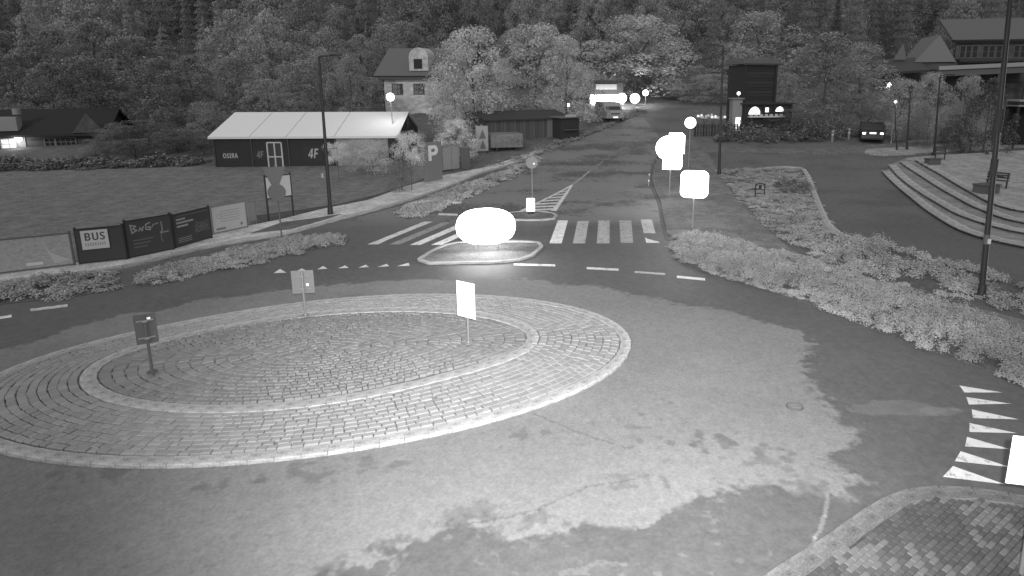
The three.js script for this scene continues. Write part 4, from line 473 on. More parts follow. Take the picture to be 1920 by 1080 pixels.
// window with frame, pane and muntins, facing +z
function windowPart(t, x, y, w, h, z, paneM, frameM, nx = 2, ny = 2) { const f = part('window', [bx(w + .12, .08, .1, x, y - h / 2, z), bx(w + .12, .08, .1, x, y + h / 2, z), bx(.08, h, .1, x - w / 2, y, z), bx(.08, h, .1, x + w / 2, y, z), ...(nx > 1 ? [bx(.05, h - .08, .07, x, y, z)] : []), ...(ny > 1 ? [bx(w - .08, .05, .065, x, y, z)] : [])], frameM, t); part('pane', bx(w - .06, h - .06, .02, x, y, z - .02), paneM, f); return f; }
const darkGlass = gm(.03, .25);
{ // event tent with white roof
  const { t, w, y } = depthFrame(392, 739, 46.4, 47.2, 'event_tent', 'long dark walled tent with a white sloping roof in the field', 'tent');
  const eave = y(560, 254, 46.8), ridge = y(600, 211, 51.3) , D = 9, ov = .25; t.position.y -= 0;
  const rise = ridge - eave; const wallM = gm(.028, .8), roofM = gm(.8, .6), bays = 4, f = [0, .205, .405, .665, 1];
  for (let i = 0; i < 4; i++) { const x0 = f[i] * w - (i ? 0 : ov), x1 = f[i + 1] * w + (i === 3 ? ov : 0); const L = Math.hypot(D / 2 + ov, rise * (1 + ov / (D / 2))), ang = Math.atan2(rise, D / 2); 
    for (const s of [1, -1]) { const g = new RoundedBoxGeometry(x1 - x0 - .035, .05, L, 1, .02).translate(0, .03, L / 2); g.rotateX(ang); if (s < 0) g.rotateY(Math.PI); g.translate((x0 + x1) / 2, ridge, -D / 2); part('roof_panel', g, roofM, t); } }
  part('valance', [bx(w + 2 * ov, .14, .03, w / 2, eave - .14, ov + .01)], gm(.7, .7), t); part('ridge_beam', bx(w, .12, .12, w / 2, ridge - .09, -D / 2), M.dark, t);
  parts('wall', [bx(w * .655, eave - .06, .08, w * .3275, (eave - .06) / 2 - .1, 0), bx(w, eave, .08, w / 2, eave / 2 - .1, -D), bx(w * .045, eave - .06, .08, w * .9775, (eave - .06) / 2 - .1, 0)], wallM, t);
  part('light_wall_panel', bx(w * .296, eave - .07, .07, w * .806, (eave - .07) / 2 - .1, -.01), textured(.42, .85), t, 'pale fabric wall panel');
  for (const x of [0, w]) part('gable_wall', ext([[-D, -.3], [0, -.3], [0, eave - .08], [-D / 2, ridge - .12], [-D, eave - .08]], .08).rotateY(-Math.PI / 2).translate(x + (x ? .07 : .01), 0, 0).applyMatrix4(new THREE.Matrix4()), wallM, t);
  for (const q of f) part('pole', cyl(.05, .05, eave - .08, Math.min(w - .04, Math.max(.04, q * w)), -.1, .07), gm(.1, .5, { metalness: .5 }), t);
  // door with four panes
  const dx = w * .33, dw = w * .078, dh = eave * .8; const door = part('door', [bx(dw, .1, .08, dx, .02, .08), bx(dw, .1, .08, dx, dh, .08), bx(.1, dh, .08, dx - dw / 2, dh / 2, .08), bx(.1, dh, .08, dx + dw / 2, dh / 2, .08), bx(.1, dh, .085, dx, dh / 2, .08), bx(dw, .09, .075, dx, dh * .48, .08)], gm(.5, .6), t, 'white framed glazed double door'); for (const [sx, sy] of [[-1, .25], [1, .25], [-1, .73], [1, .73]]) part('pane', bx(dw / 2 - .1, dh * .44, .03, dx + sx * dw / 4, dh * sy, .07), gm(.06, .3), door);
  const word = (txt, x, yy, ww, hh, v, font, z = .055, ry = 0) => { const m = new THREE.MeshStandardMaterial({ roughness: .7, transparent: false, map: plateTex(256, 128, (c, W, Hh) => { c.fillStyle = gs(.028); c.fillRect(0, 0, W, Hh); c.fillStyle = gs(v); c.font = font; c.textAlign = 'center'; c.textBaseline = 'middle'; c.fillText(txt, W / 2, Hh / 2); }) }); const g = new THREE.PlaneGeometry(ww, hh); if (ry) g.rotateY(ry); part('lettering', g.translate(x, yy, z), m, t); };
  word('OSIRA', w * .085, eave * .42, w * .09, eave * .3, .42, 'bold 80px sans-serif'); word('4F', w * .245, eave * .45, w * .075, eave * .32, .2, 'italic bold 110px sans-serif'); word('4F', w * .535, eave * .47, w * .105, eave * .42, .4, 'italic bold 120px sans-serif');
  word('F', w + .1, eave + rise * .42, 1.7, rise * .62, .3, 'italic bold 120px sans-serif', -D / 2, Math.PI / 2);
}
{ // dark roofed cottage, far left
  const { t, w, y } = depthFrame(-120, 196, 52, 56, 'cottage', 'low dark roofed cottage with a lit window at the left edge', 'house');
  const ev = y(100, 258), rg = y(100, 207, 57), D = 8, wm = textured(.16, .95); parts('wall', [bx(w - .6, ev, .2, w / 2, ev / 2, -.6), bx(.2, ev, D - 1, .4, ev / 2, -D / 2), bx(.2, ev, D - 1, w - .4, ev / 2, -D / 2), bx(w - .6, ev, .2, w / 2, ev / 2, -D + .5)], wm, t);
  const L = Math.hypot(D / 2, rg - ev), an = Math.atan2(rg - ev, D / 2); parts('roof', [0, Math.PI].map(r => new THREE.BoxGeometry(w, .16, L + .1).translate(0, 0, L / 2).rotateX(an).rotateY(r).translate(w / 2, rg, -D / 2)), gm(.022, .9), t);
  part('fascia', bx(w, .18, .08, w / 2, ev - .05, .06), M.dark, t);
  for (const x of [.4, w - .4]) part('gable_wall', ext([[-D, ev], [0, ev], [-D / 2, rg - .1]], .12).rotateY(-Math.PI / 2).translate(x, 0, 0), gm(.05, .9), t, 'dark gable end'); part('gable_wall', ext([[-1.2, 0], [1.2, 0], [0, 1.7]], .15).translate(w - 1.5, ev + .15, -.05), textured(.16, .9), t, 'pale triangular gable over the eave');
  part('dormer', [bx(1.6, 1.2, 1, w * .36, ev + 1.0, -.9), cyl(.3, .3, .5, w * .42, ev + 1.8, -1)], gm(.3, .8), t);
  const wx = px => (px + 120) / 316 * w; for (const px of [72, 94, 114]) windowPart(t, wx(px), ev * .55, .75, ev * .5, -.46, darkGlass, gm(.2, .8)); windowPart(t, wx(-6), ev * .5, 1.15, ev * .62, -.46, glow(.5, .35), gm(.6, .7)); windowPart(t, wx(-44), ev * .5, 1.0, ev * .6, -.46, gm(.12, .3), gm(.45, .7));
  part('porch_lamp', ball(.28, wx(14), ev * .8, -.3), glow(.9, 1.6), t); const pl = new THREE.PointLight(0xffffff, 1.6); pl.position.set(wx(14), ev * .72, .25); pl.castShadow = true; t.add(pl); part('porch_wall', bx(.7, ev * .9, .06, wx(16), ev * .48, -.44), gm(.3, .8), t);
}
{ // house with dormer
  const { t, w, y } = depthFrame(722, 862, 74, 73, 'house', 'pale two storey house with a rounded dormer behind the tent', 'house');
  const ev = y(760, 141, 74), rg = y(790, 92, 79), D = 10, wm = textured(.9, .95); parts('wall', [bx(w, ev, .3, w / 2, ev / 2, 0), bx(.3, ev, D, .15, ev / 2, -D / 2 - .15), bx(.3, ev, D, w - .15, ev / 2, -D / 2 - .15), bx(w, ev, .3, w / 2, ev / 2, -D)], wm, t);
  const L = Math.hypot(D / 2 + .7, (rg - ev) * 1.14), an = Math.atan2(rg - ev, D / 2); parts('roof', [0, Math.PI].map(r => new THREE.BoxGeometry(w + 2.2, .2, L).translate(0, 0, L / 2).rotateX(an).rotateY(r).translate(w / 2, rg, -D / 2)), gm(.15, .9), t); part('gutter', new THREE.CylinderGeometry(.08, .08, w + 2.2, 8).rotateZ(Math.PI / 2).translate(w / 2, ev - .15, .75), M.dark, t); part('downpipe', cyl(.05, .05, ev - .2, .05, 0, .2), M.dark, t);
  const px = q => (q - 722) / 140 * w; const dy = y(787, 118, 74); const s = new THREE.Shape(); s.moveTo(-1.15, -1); s.lineTo(1.15, -1); s.lineTo(1.15, .5); s.absarc(0, .5, 1.15, 0, Math.PI, false); const dm = part('dormer', new THREE.ExtrudeGeometry(s, { depth: 2.6, bevelEnabled: false, curveSegments: 14 }).translate(px(787), dy + .1, -3.0), wm, t); part('window', bx(1.0, 1.1, .1, px(786), dy - .1, -.38), darkGlass, dm);
  for (const q of [748.5, 788.5]) windowPart(t, px(q), y(q, 167, 74), 1.25, 1.2, .16, darkGlass, gm(.12, .8));
  for (const q of [748.5, 788.5]) windowPart(t, px(q), y(q, 222, 74), 1.25, 1.2, .16, darkGlass, gm(.12, .8));
}
{ // barn
  const { t, w, y } = depthFrame(912, 1066, 56, 60, 'barn', 'long low dark barn beside the road with board walls', 'barn'); const ev = y(1000, 222, 58), rg = y(1000, 207, 62), D = 7; const n = 26; const bw = w / n;
  parts('wall', [bx(w, ev, .1, w / 2, ev / 2, -.12), bx(.12, ev, D, .06, ev / 2, -D / 2 - .15), bx(.12, ev, D, w - .06, ev / 2, -D / 2 - .15)], gm(.06, .9), t); const ms = [.075, .09, .1].map(v => gm(v, .9)); for (let i = 0; i < n; i++) part('plank', bx(bw - .025, ev - .05, .05, (i + .5) * bw, ev / 2, -.04 + rr(-.008, .008)), ms[i % 3], t);
  const L = Math.hypot(D / 2 + .3, rg - ev + .1), an = Math.atan2(rg - ev, D / 2); parts('roof', [0, Math.PI].map(r => new THREE.BoxGeometry(w + .6, .1, L).translate(0, 0, L / 2).rotateX(an).rotateY(r).translate(w / 2, rg, -D / 2)), gm(.05, .9), t); part('door', bx(1.8, 2.2, .06, w * .83, 1.1, .02), gm(.16, .9), t);
}
{ // pale container
  const { t, w, y } = frameAt([921, 286], [981, 282], 'storage_container', 'pale closed container parked in front of the barn', 'container'); const h = y(950, 252), lo = y(950, 278); part('body', rb(w, h - lo, 2.0, .05, w / 2, (h + lo) / 2, -1), textured(.27, .8), t); for (let i = 0; i < 6; i++) part('rib', bx(.05, h - lo - .1, .03, w * (i + .5) / 6, (h + lo) / 2, .005), gm(.23, .8), t); for (const s of [.2, .8]) part('support', bx(.2, lo + .02, 1.6, w * s, lo / 2, -1), M.dark, t);
}
{ // poster stand with dark figure-like tree picture
  const { t, w, y } = frameAt([893, 288], [916, 287], 'poster_stand', 'narrow upright poster with a dark pointed shape, left of the container', 'poster stand'); const h = y(905, 236); part('panel', rb(w, h - .2, .08, .02, w / 2, h / 2 + .1, 0), gm(.3, .8), t); part('poster', new THREE.PlaneGeometry(w - .06, h - .3).translate(w / 2, h / 2 + .1, .044), new THREE.MeshStandardMaterial({ roughness: .8, map: plateTex(128, 256, (x, W, Hh) => { x.fillStyle = gs(.34); x.fillRect(0, 0, W, Hh); x.fillStyle = gs(.13); x.beginPath(); x.moveTo(72, 30); x.lineTo(110, 130); x.lineTo(30, 132); x.fill(); x.beginPath(); x.moveTo(72, 140); x.lineTo(108, 236); x.lineTo(36, 240); x.fill(); x.fillStyle = gs(.4); x.fillRect(8, 140, 40, 26); }) }), t); for (const s of [.1, .9]) part('leg', bx(.08, .3, .08, w * s, .12, 0), M.dark, t);
}
{ // parking board
  const { t, w, y } = frameAt([797, 345], [829, 338], 'parking_board', 'dark upright board with a large white P', 'sign board'); const h = y(812, 268); part('panel', rb(w, h, .16, .03, w / 2, h / 2, 0), gm(.2, .8), t); const ls = y(815, 303), le = y(815, 274), lh = le - ls, lx = w * .22, st = lh * .24; const P = new THREE.Shape(); P.moveTo(0, 0); P.lineTo(st, 0); P.lineTo(st, lh * .34); P.lineTo(lh * .5, lh * .34); P.absarc(lh * .5, lh * .67, lh * .33, -Math.PI / 2, Math.PI / 2, false); P.lineTo(0, lh); const ho = new THREE.Path(); ho.moveTo(st, lh * .56); ho.lineTo(st, lh * .78); ho.lineTo(lh * .48, lh * .78); ho.absarc(lh * .48, lh * .67, lh * .11, Math.PI / 2, -Math.PI / 2, true); P.holes.push(ho); part('letter', new THREE.ExtrudeGeometry(P, { depth: .03, bevelEnabled: false }).translate(lx, ls, .08), gm(.7, .7), t); }
{ const { t, w, y } = frameAt([831, 322], [863, 317], 'utility_box', 'pale square box on the verge to the right of the P board', 'utility box'); const h = y(846, 274); part('body', rb(w, h, .5, .03, w / 2, h / 2, -.25), textured(.27, .8), t); parts('door', [rb(w * .44, h * .86, .03, .01, w * .26, h * .5, .01), rb(w * .44, h * .86, .03, .01, w * .74, h * .5, .01)], gm(.25, .8), t); part('plinth', bx(w + .06, .12, .58, w / 2, .03, -.25), M.dark, t); }
{ const { t, w, y } = frameAt([865, 318], [882, 317], 'utility_box', 'dark narrow cabinet beside the pale square box', 'utility box'); const h = y(873, 278); part('body', rb(w, h, .4, .03, w / 2, h / 2, -.2), gm(.09, .8), t); part('cap', rb(w + .08, .08, .5, .02, w / 2, h + .03, -.2), gm(.14, .8), t); }
{ // dark kiosk at road edge
  const { t, w, y } = frameAt([1052, 262], [1086, 258], 'kiosk', 'dark kiosk with a pale roof edge at the roadside past the barn', 'kiosk'); const h = y(1070, 222); part('body', rb(w, h, 1.6, .04, w / 2, h / 2, -.8), gm(.03, .8), t); part('roof', rb(w + .5, .12, 2.1, .03, w / 2, h + .06, -.8), gm(.13, .8), t); part('sign_strip', rb(w * .6, .22, .05, .015, w * .5, h + .22, .1), gm(.4, .7), t); part('counter', rb(w * .8, .06, .4, .02, w / 2, h * .45, .15), gm(.1, .8), t); }
{ // shop with glaring canopy
  const d = 80, { t, w, y } = depthFrame(1106, 1172, d, d, 'shop', 'shop with a glaring white canopy at the road bend', 'shop'); const top = y(1140, 153), c1 = y(1140, 178), c0 = y(1140, 195), ba = y(1140, 214); parts('wall', [bx(w, top, .3, w / 2, top / 2, -3), bx(.3, top, 4, .2, top / 2, -5), bx(.3, top, 4, w - .2, top / 2, -5)], gm(.08, .9), t); part('roof', bx(w + 1, .35, 6, w / 2, top, -4.6), gm(.03, .8), t); part('sign_strip', rb(w * .62, .7, .12, .03, w * .5, y(1140, 163), -2.78), gm(.38, .6), t);
  part('canopy_light', rb(w * .95, c1 - c0, 2.2, .08, w / 2, (c1 + c0) / 2, -1.6), glow(.9, 2.4), t); for (const s of [.04, .96]) part('post', cyl(.08, .08, c0, w * s, 0, -.7), gm(.3, .6), t); part('window', bx(w * .5, 1.3, .06, w * .3, ba + 1.0, -2.8), glow(.7, .5), t); const l = new THREE.RectAreaLight(0xffffff, 3, w * .9, 1); l.position.set(w / 2, (c0 + c1) / 2, -.4); l.rotation.y = Math.PI; l.castShadow = true; t.add(l); }
// van by the shop
function car(name, label, cat, p, turn, L, W, Hh, bodyM, o = {}) {
  const t = thing(name, label, cat, p, turn); const r = o.r || .33; const prof = o.prof.map(q => [q[0] * L, q[1] * Hh]); // front at +x
  const g = ext(prof, W - .16, .08).translate(0, 0, -(W - .16) / 2).rotateY(-Math.PI / 2); part('body', g, bodyM, t); // front now faces +z
  const hz = q => [q[0] * L, q[1] * Hh]; const [wa, wb] = o.screen.map(hz); const a = V3(0, wa[1], wa[0]), b = V3(0, wb[1], wb[0]); const len = a.distanceTo(b); part('windscreen', rb(W * .8, len * .9, .03, .012).rotateX(-Math.atan2(a.z - b.z, b.y - a.y)).translate(0, (a.y + b.y) / 2, (a.z + b.z) / 2 + .085), darkGlass, t);
  for (const s of [-1, 1]) part('side_window', rb(.02, Hh * .28, L * .42, .008, s * (W / 2 + .003), Hh * .72, -L * .06), darkGlass, t);
  for (const s of [-1, 1]) for (const z of [-.31, .3]) { const wh = part('wheel', new THREE.TorusGeometry(r * .72, r * .28, 8, 20).rotateY(Math.PI / 2).translate(s * (W / 2 - .08), r, z * L), gm(.02, .9), t); part('rim', new THREE.CylinderGeometry(r * .55, r * .55, .12, 16).rotateZ(Math.PI / 2).translate(s * (W / 2 - .05), r, z * L), gm(.3, .4), wh); }
  const fz = L / 2 + .06; for (const s of [-1, 1]) part('headlight', rb(.26, .15, .06, .03, s * W * .36, o.hl * Hh, fz + .02), o.on ? glow(.9, 3) : gm(.5, .2), t); part('number_plate', rb(.52, .12, .02, .006, 0, o.np * Hh, fz + .05), o.on ? glow(.9, 1.5) : glow(.9, .7), t); part('bumper', rb(W * .96, .2, .14, .05, 0, .38, fz - .02), o.bump || bodyM, t); part('grille', rb(W * .5, .12, .03, .01, 0, o.hl * Hh, fz + .01), M.dark, t); for (const s of [-1, 1]) part('mirror', rb(.16, .2, .1, .04, s * (W / 2 + .12), Hh * .62, L * .22), bodyM, t); return t; }
const vanProf = [[-.5, .18], [.5, .18], [.5, .46], [.46, .52], [.34, .58], [.2, .96], [.14, 1], [-.46, 1], [-.5, .94]], carProf = [[-.5, .2], [.5, .2], [.5, .48], [.45, .56], [.2, .63], [.05, .95], [-.02, 1], [-.26, 1], [-.42, .68], [-.5, .62]];
{ const p = G(1142, 224); car('parked_van', 'pale van parked in front of the glaring shop canopy', 'van', p, toCam(p) + .3, 4.6, 2.0, at(1142, 191, -p.z).y - p.y - .1, gm(.3, .4), { prof: vanProf, screen: [[.345, .6], [.205, .93]], hl: .4, np: .2 }); }
{ const p = G(1633, 262); car('parked_car', 'dark car facing the junction with lit headlights under the bushes', 'car', p, toCam(p) + .05, 4.3, 2.0, 1.5, gm(.02, .35), { prof: carProf, screen: [[.205, .64], [.055, .93]], hl: .5, np: .52, on: true }); }
{ // wooden tower over lit arches
  const d = 62, { t, w, y } = depthFrame(1392, 1452, d, d + 1, 'wooden_tower', 'dark wooden tower with a pale roof edge beside the lit arches', 'tower'); const top = y(1420, 122), ba = y(1420, 205), wm = [.03, .036, .043].map(v => gm(v, .9)); const n = 10; part('core', bx(w - .1, top, 3, w / 2, top / 2, -1.6), gm(.03, .9), t); const hs = 14; for (let i = 0; i < hs; i++) part('plank', bx(w, (top - ba) / hs - .03, .06, w / 2, ba + (i + .5) * (top - ba) / hs, -.06), wm[i % 3], t); parts('roof', [rb(w + .5, .55, 3.6, .06, w / 2, top + .35, -1.6)], gm(.13, .8), t); part('roof_edge', [bx(w + .55, .16, .08, w / 2, top + .08, .22)], gm(.05, .8), t); for (const s of [.03, .97]) part('corner_post', bx(.22, top, .2, w * s, top / 2, .04), gm(.03, .9), t); }
{ const d = 60, { t, w, y } = depthFrame(1392, 1486, d, d + 1, 'market_arcade', 'low dark arcade with three lit openings at the foot of the tower', 'arcade'); const h = y(1440, 196), lo = y(1440, 230); const X = q => (q - 1392) / 94 * w, k = d / FPX; const wall = new THREE.Shape(); wall.moveTo(0, 0); wall.lineTo(w, 0); wall.lineTo(w, h); wall.lineTo(0, h); const Y = q => y(1440, q); const arch = (xa, xb, yt, yb) => { const p = new THREE.Path(); p.moveTo(X(xa), Y(yb)); p.lineTo(X(xb), Y(yb)); const cx = (X(xa) + X(xb)) / 2, rx = (X(xb) - X(xa)) / 2; for (let i = 0; i <= 12; i++) { const a = i / 12 * Math.PI; p.lineTo(cx + rx * Math.cos(a), Y(yb) + (Y(yt) - Y(yb)) * Math.sin(a)); } wall.holes.push(p); }; arch(1404, 1429, 200, 215); arch(1454, 1473, 200, 210); const sq = new THREE.Path(); sq.moveTo(X(1435), Y(211)); sq.lineTo(X(1445), Y(211)); sq.lineTo(X(1445), Y(202)); sq.lineTo(X(1435), Y(202)); wall.holes.push(sq);
  part('wall', new THREE.ExtrudeGeometry(wall, { depth: .3, bevelEnabled: false, curveSegments: 4 }).translate(0, 0, -.3), gm(.035, .9), t); const lw = parts('lit_window', [bx(X(1430) - X(1403), Y(199) - Y(216), .05, (X(1430) + X(1403)) / 2, (Y(199) + Y(216)) / 2, -.5), bx(X(1446) - X(1434), Y(201) - Y(212), .05, (X(1446) + X(1434)) / 2, (Y(201) + Y(212)) / 2, -.5), bx(X(1474) - X(1453), Y(199) - Y(211), .05, (X(1474) + X(1453)) / 2, (Y(199) + Y(211)) / 2, -.5)], glow(.6, .8), t); part('counter', bx(w * .7, .12, .5, w * .46, Y(219), .2), gm(.6, .7), t); part('roof', bx(w + .4, .14, 2.4, w / 2, h + .07, -.9), gm(.04, .9), t); for (const q of [1396, 1431, 1450, 1482]) part('post', bx(.18, h, .18, X(q), h / 2, .12), gm(.03, .9), t); parts('counter_goods', [0, 1, 2, 3, 4, 5, 6].map(i => rb(.3, .2, .25, .05, w * (.16 + i * .1), Y(217) + .04, .2)), gm(.5, .7), t); }
{ const d = 60, { t, w, y } = depthFrame(1374, 1392, d, d, 'lit_booth', 'narrow pale lit booth left of the wooden tower', 'booth'); const h = y(1382, 186); part('body', rb(w, h, 1.2, .04, w / 2, h / 2, -.6), gm(.25, .8), t); part('lit_window', rb(w * .5, h * .35, .04, .01, w * .62, h * .35, .02), glow(.8, .7), t); part('roof', rb(w + .3, .12, 1.6, .03, w / 2, h + .05, -.6), gm(.2, .8), t); part('lamp', ball(.18, w * .5, h + .55, .1), glow(.9, .8), t); part('lamp_stem', cyl(.03, .03, .5, w * .5, h, .1), M.galv, t); }
for (let i = 0; i < 6; i++) { const px = [1338, 1349, 1312, 1331, 1362, 1320][i], py = [226, 227, 224, 223, 226, 226][i], p = G(px, py + 8); const names = ['nearest the booth', 'second from the booth', 'at the bend', 'below the thin post', 'beside the booth wall', 'between the bend and the post']; const t = thing('market_table', 'small pale goods table ' + names[i], 'table', p, 0, 'goods tables at the market'); part('top', rb(.8, .05, .5, .015, 0, .7, 0), gm(.5, .7), t); for (const [a, b] of [[-1, -1], [1, -1], [-1, 1], [1, 1]]) part('leg', bx(.05, .68, .05, a * .35, .34, b * .2), gm(.2, .8), t); parts('goods', [rb(.25, .22, .25, .05, -.2, .83, 0), rb(.2, .3, .2, .05, .15, .87, .05)], i % 2 ? gm(.75, .7) : glow(.8, .3), t); }
{ // fence of the market
  const a = G(1300, 256), b = G(1488, 252), w = a.distanceTo(b); const t = thing('fence', 'dark picket fence along the side road below the lit market', 'fence', a, -Math.atan2(b.z - a.z, b.x - a.x)); const n = 36; parts('rail', [bx(w, .06, .05, w / 2, .35, -.03), bx(w, .06, .05, w / 2, .9, -.03)], gm(.04, .9), t); const pm = [.03, .045, .06].map(v => gm(v, .9)); for (let i = 0; i < n; i++) part('picket', bx(w / n * .62, 1.15, .035, (i + .5) * w / n, .58, .012), pm[i % 3], t); }
{ // gabled building far right
  const d = 84, { t, w, y } = depthFrame(1640, 1960, d, d - 4, 'hall_building', 'large hall with pale triangular gable, window row and flat fascia', 'building'); const X = q => (q - 1640) / 320 * w; const ev = y(1800, 118), g0 = y(1740, 117), g1 = y(1747, 68), wm = textured(.13, .95); parts('wall', [bx(w, ev, .4, w / 2, ev / 2, -.2), bx(.4, ev, 10, .2, ev / 2, -5.5), bx(.4, ev, 10, w - .2, ev / 2, -5.5)], wm, t);
  part('gable_wall', ext([[X(1706), g0], [X(1784), g0], [X(1748), g1]], .3).translate(0, 0, .02), gm(.23, .9), t, 'pale triangular gable'); { const hx = X(1784) - X(1748), hy = g1 - g0, L = Math.hypot(hx, hy) + .6, an = Math.atan2(hy, hx); parts('gable_roof', [1, -1].map(s => new THREE.BoxGeometry(L, .14, 6).translate(L / 2, .05, 0).rotateZ(-an).applyMatrix4(new THREE.Matrix4().makeRotationY(s < 0 ? Math.PI : 0)).translate(X(1748), g1, -3.0)), gm(.2, .9), t); }
  part('gable_wall', ext([[X(1668), y(1680, 112)], [X(1692), y(1680, 112)], [X(1684), y(1684, 82)]], .3).translate(0, 0, -.5), gm(.17, .9), t, 'smaller dim gable'); 
  const ut = y(1850, 78), ub = y(1850, 112), w0 = X(1788), w1 = X(1960); part('upper_wall', bx(w1 - w0, ut - ub, .4, (w0 + w1) / 2, (ut + ub) / 2, -1.2), textured(.17, .95), t); part('upper_roof', [bx(w1 - w0 + 1, .25, 7, (w0 + w1) / 2, 0, 0).rotateX(.5).translate(0, ut + 1.5, -3.6)], gm(.13, .85), t, 'pale pitched roof over the window row'); part('eave', bx(w1 - w0 + 1, .22, 1, (w0 + w1) / 2, ut + .02, -.7), M.dark, t);
  for (const q of [1801, 1812, 1824, 1843, 1855, 1868, 1900, 1912]) windowPart(t, X(q), (ut + ub) / 2 - .2, .62, 1.5, -.98, darkGlass, gm(.14, .8), 1, 2);
  part('lower_roof', bx(w1 - w0, .3, 2, (w0 + w1) / 2, ub - .2, -.1), gm(.05, .9), t);
  const f0 = X(1738), f1 = X(1905); part('fascia', [rb(f1 - f0, .5, .3, .04, 0, 0, 0).rotateZ(.045).translate((f0 + f1) / 2, y(1820, 126), 3)], gm(.34, .7), t, 'pale flat fascia'); part('canopy_soffit', bx(f1 - f0, .9, 2.8, 0, 0, 0).rotateZ(.045).translate((f0 + f1) / 2, y(1820, 134), 1.5), gm(.13, .8), t); for (const q of [1742, 1790, 1850, 1900]) part('column', bx(.3, y(q, 138), .3, X(q), y(q, 138) / 2, 2.6), gm(.1, .8), t);
  part('low_roof', [bx(X(1720) - X(1630), .3, 5, 0, 0, 0).rotateX(.35).rotateZ(.06).translate((X(1720) + X(1630)) / 2, y(1670, 124), .6)], gm(.07, .9), t); }
{ // dark gatehouse right edge
  const d = 54, { t, w, y } = depthFrame(1898, 1990, d, d, 'shelter', 'dark open shelter with two pale roof bands at the right edge', 'shelter'); const h = y(1910, 198); parts('roof_band', [rb(w, .14, 1.6, .03, w / 2, h, 0), rb(w, .16, 1.6, .03, w / 2, h + .42, 0)], gm(.28, .7), t); part('back_wall', bx(w, h - .1, .15, w / 2, h / 2 - .05, -.7), gm(.015, .9), t); for (const s of [.03, .5, .97]) part('post', bx(.15, h - .08, .15, w * s, h / 2 - .04, .6), gm(.03, .8), t); part('roof_gap', bx(w, .3, 1.4, w / 2, h + .2, 0), M.dark, t); }
{ const d = 70, { t, w, y } = depthFrame(1598, 1626, d, d, 'small_roof', 'small peaked shelter roof among bushes above the dark car', 'shelter'); const h = y(1612, 178), e = y(1612, 184); parts('roof', [ext([[0, e], [w, e], [w * .7, h], [w * .3, h]], 2).translate(0, 0, -2)], gm(.22, .8), t); part('underside', bx(w * .7, .5, 1.6, w / 2, e - .27, -1), M.dark, t); for (const s of [.2, .8]) part('post', bx(.12, e, .12, w * s, e / 2, -.6), gm(.05, .9), t); }
// plaza wall, far right
slab('plaza_path', [[1700, 268], [1800, 262], [1880, 252], [1920, 244], [2300, 215], [2300, 225], [1920, 250], [1880, 258], [1800, 267]], .2, textured(.5, .95));
// ------------------------------------------------------------------ street furniture
{ const p = G(1424, 372); const t = thing('metal_rack', 'small dark metal hoop rack standing in the rough grass bed', 'rack', p, .1); const k = -p.z / FPX, w = 18 * k, h = 28 * k; for (const x of [-w / 2, w / 2]) part('leg', bx(.05, h, .05, x, h / 2, 0), M.dark, t); part('hoop', tube([V3(-w / 2, h * .85, 0), V3(-w * .3, h, 0), V3(w * .3, h, 0), V3(w / 2, h * .85, 0)], .03, 12, 6), M.dark, t); part('panel', [bx(w, .04, .03, 0, h * .62, 0), bx(w * .3, h * .3, .02, 0, h * .78, 0)], M.dark, t); parts('rail', [bar(V3(-w / 2, h * .35, 0), V3(w / 2, h * .35, 0), .02)], M.dark, t); }
function bench(label, px, py, wpx, turn) { const p = G(px, py, .6); p.y = H(p.x, p.z) + .612; const w = wpx * -p.z / FPX; const t = thing('park_bench', label, 'bench', p, turn, 'benches on the plaza'); for (let i = 0; i < 4; i++) part('slat', rb(w, .04, .1, .01, 0, .44, -.18 + i * .12), gm(.06, .8), t); for (let i = 0; i < 3; i++) part('back_slat', rb(w, .1, .035, .01, 0, .58 + i * .13, -.27 - i * .03), gm(.055, .8), t); for (const s of [-1, 1]) { part('side_frame', [bx(.06, .44, .06, s * w * .42, .22, .16), bx(.06, .86, .06, s * w * .42, .43, -.25), bx(.06, .05, .44, s * w * .42, .41, -.04)], M.dark, t); } return t; }
function planter(label, px, py, wpx, hpx, turn) { const p = G(px, py, .6); p.y = H(p.x, p.z) + .612; const k = -p.z / FPX, w = wpx * k, h = hpx * k; const t = thing('planter_box', label, 'planter', p, turn, 'planters on the plaza'); part('box', rb(w, h, w * .6, .03, 0, h / 2, 0), gm(.1, .8), t); parts('rim', [bx(w + .06, .06, .08, 0, h, w * .3), bx(w + .06, .06, .08, 0, h, -w * .3), bx(.08, .06, w * .52, w * .5, h, 0), bx(.08, .06, w * .52, -w * .5, h, 0)], gm(.07, .8), t); part('soil', bx(w - .1, .03, w * .5, 0, h + .005, 0), M.soil, t); return t; }
planter('dark planter box at the foot of the lamp post with the outreaching arm', 1748, 308, 24, 10, .15);
bench('bench behind the dark planter by the lamp post', 1762, 298, 18, -.5);
planter('dark planter box left of the thick pole on the plaza', 1848, 362, 40, 16, .3);
bench('bench seen past the thick pole on the plaza', 1868, 352, 36, -.7);
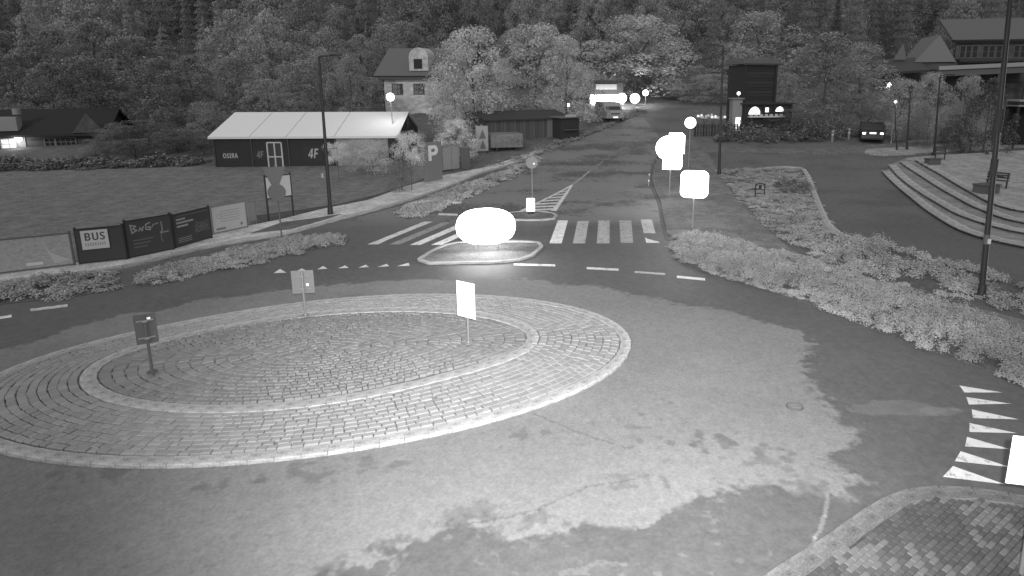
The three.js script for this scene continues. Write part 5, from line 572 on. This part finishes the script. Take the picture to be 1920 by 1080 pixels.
// pale short posts beside the dark car
for (const [px, py, l] of [[1560, 266, 'pale short post by the hedge, farther from the dark car'], [1591, 262, 'pale short post by the hedge, nearer the dark car']]) { const p = G(px, py); const t = thing('bollard', l, 'bollard', p); parts('post', [cyl(.12, .1, .9, 0, 0, 0, 14)], gm(.22, .8), t); part('cap', ball(.13, 0, .95, 0), gm(.3, .8), t); part('band', cyl(.115, .112, .12, 0, .6, 0, 14), gm(.5, .6), t); }
// manhole cover
{ const p = G(1490, 764); p.y = .022; const t = thing('manhole_cover', 'round iron manhole cover in the pale asphalt', 'manhole cover', p); part('ring', new THREE.TorusGeometry(.16, .015, 6, 36).rotateX(Math.PI / 2), gm(.09, .7), t); part('lid', [cyl(.15, .15, .012, 0, -.006, 0, 32), bx(.16, .012, .03, 0, .009, -.05), bx(.16, .012, .03, 0, .009, .05)], gm(.16, .7), t); }
{ const p = G(1218, 345); for (const [px, py, l] of [[1216, 350, 'small pale reflector post on the right kerb, nearer of two'], [1217, 338, 'small pale reflector post on the right kerb, farther of two']]) { const q = G(px, py); const t = thing('reflector_post', l, 'reflector post', q); part('post', cyl(.05, .04, .5, 0, 0, 0, 8), gm(.2, .7), t); part('reflector', rb(.08, .12, .02, .008, 0, .4, .05), gm(.7, .5), t); } }

// the infrared lamp over the camera that lights the roundabout
{ const p = V3(.15, EYE + .35, .25); const t = thing('infrared_lamp', 'round floodlight mounted beside the viewpoint', 'floodlight', p); const aim = G(1130, 585); part('housing', new THREE.CylinderGeometry(.09, .07, .14, 20).rotateX(Math.PI / 2 + .5).translate(0, .03, .1), M.dark, t); part('lamp_face', new THREE.CylinderGeometry(.075, .075, .01, 24).rotateX(Math.PI / 2 + .5).translate(0, -.01, .02), glow(.9, .6), t); part('bracket', bx(.05, .05, .4, 0, .03, .35), M.dark, t); part('mast', cyl(.07, .06, EYE + .4, 0, -EYE - .35, .55), M.galv, t);
  const s = new THREE.SpotLight(0xffffff, 980, 0, .76, 1, 2); s.position.set(0, -.03, -.04); s.castShadow = true; s.shadow.mapSize.set(2048, 2048); s.shadow.radius = 4; t.add(s); s.target.position.copy(aim).sub(p); t.add(s.target); }
renderer.render(scene, camera);
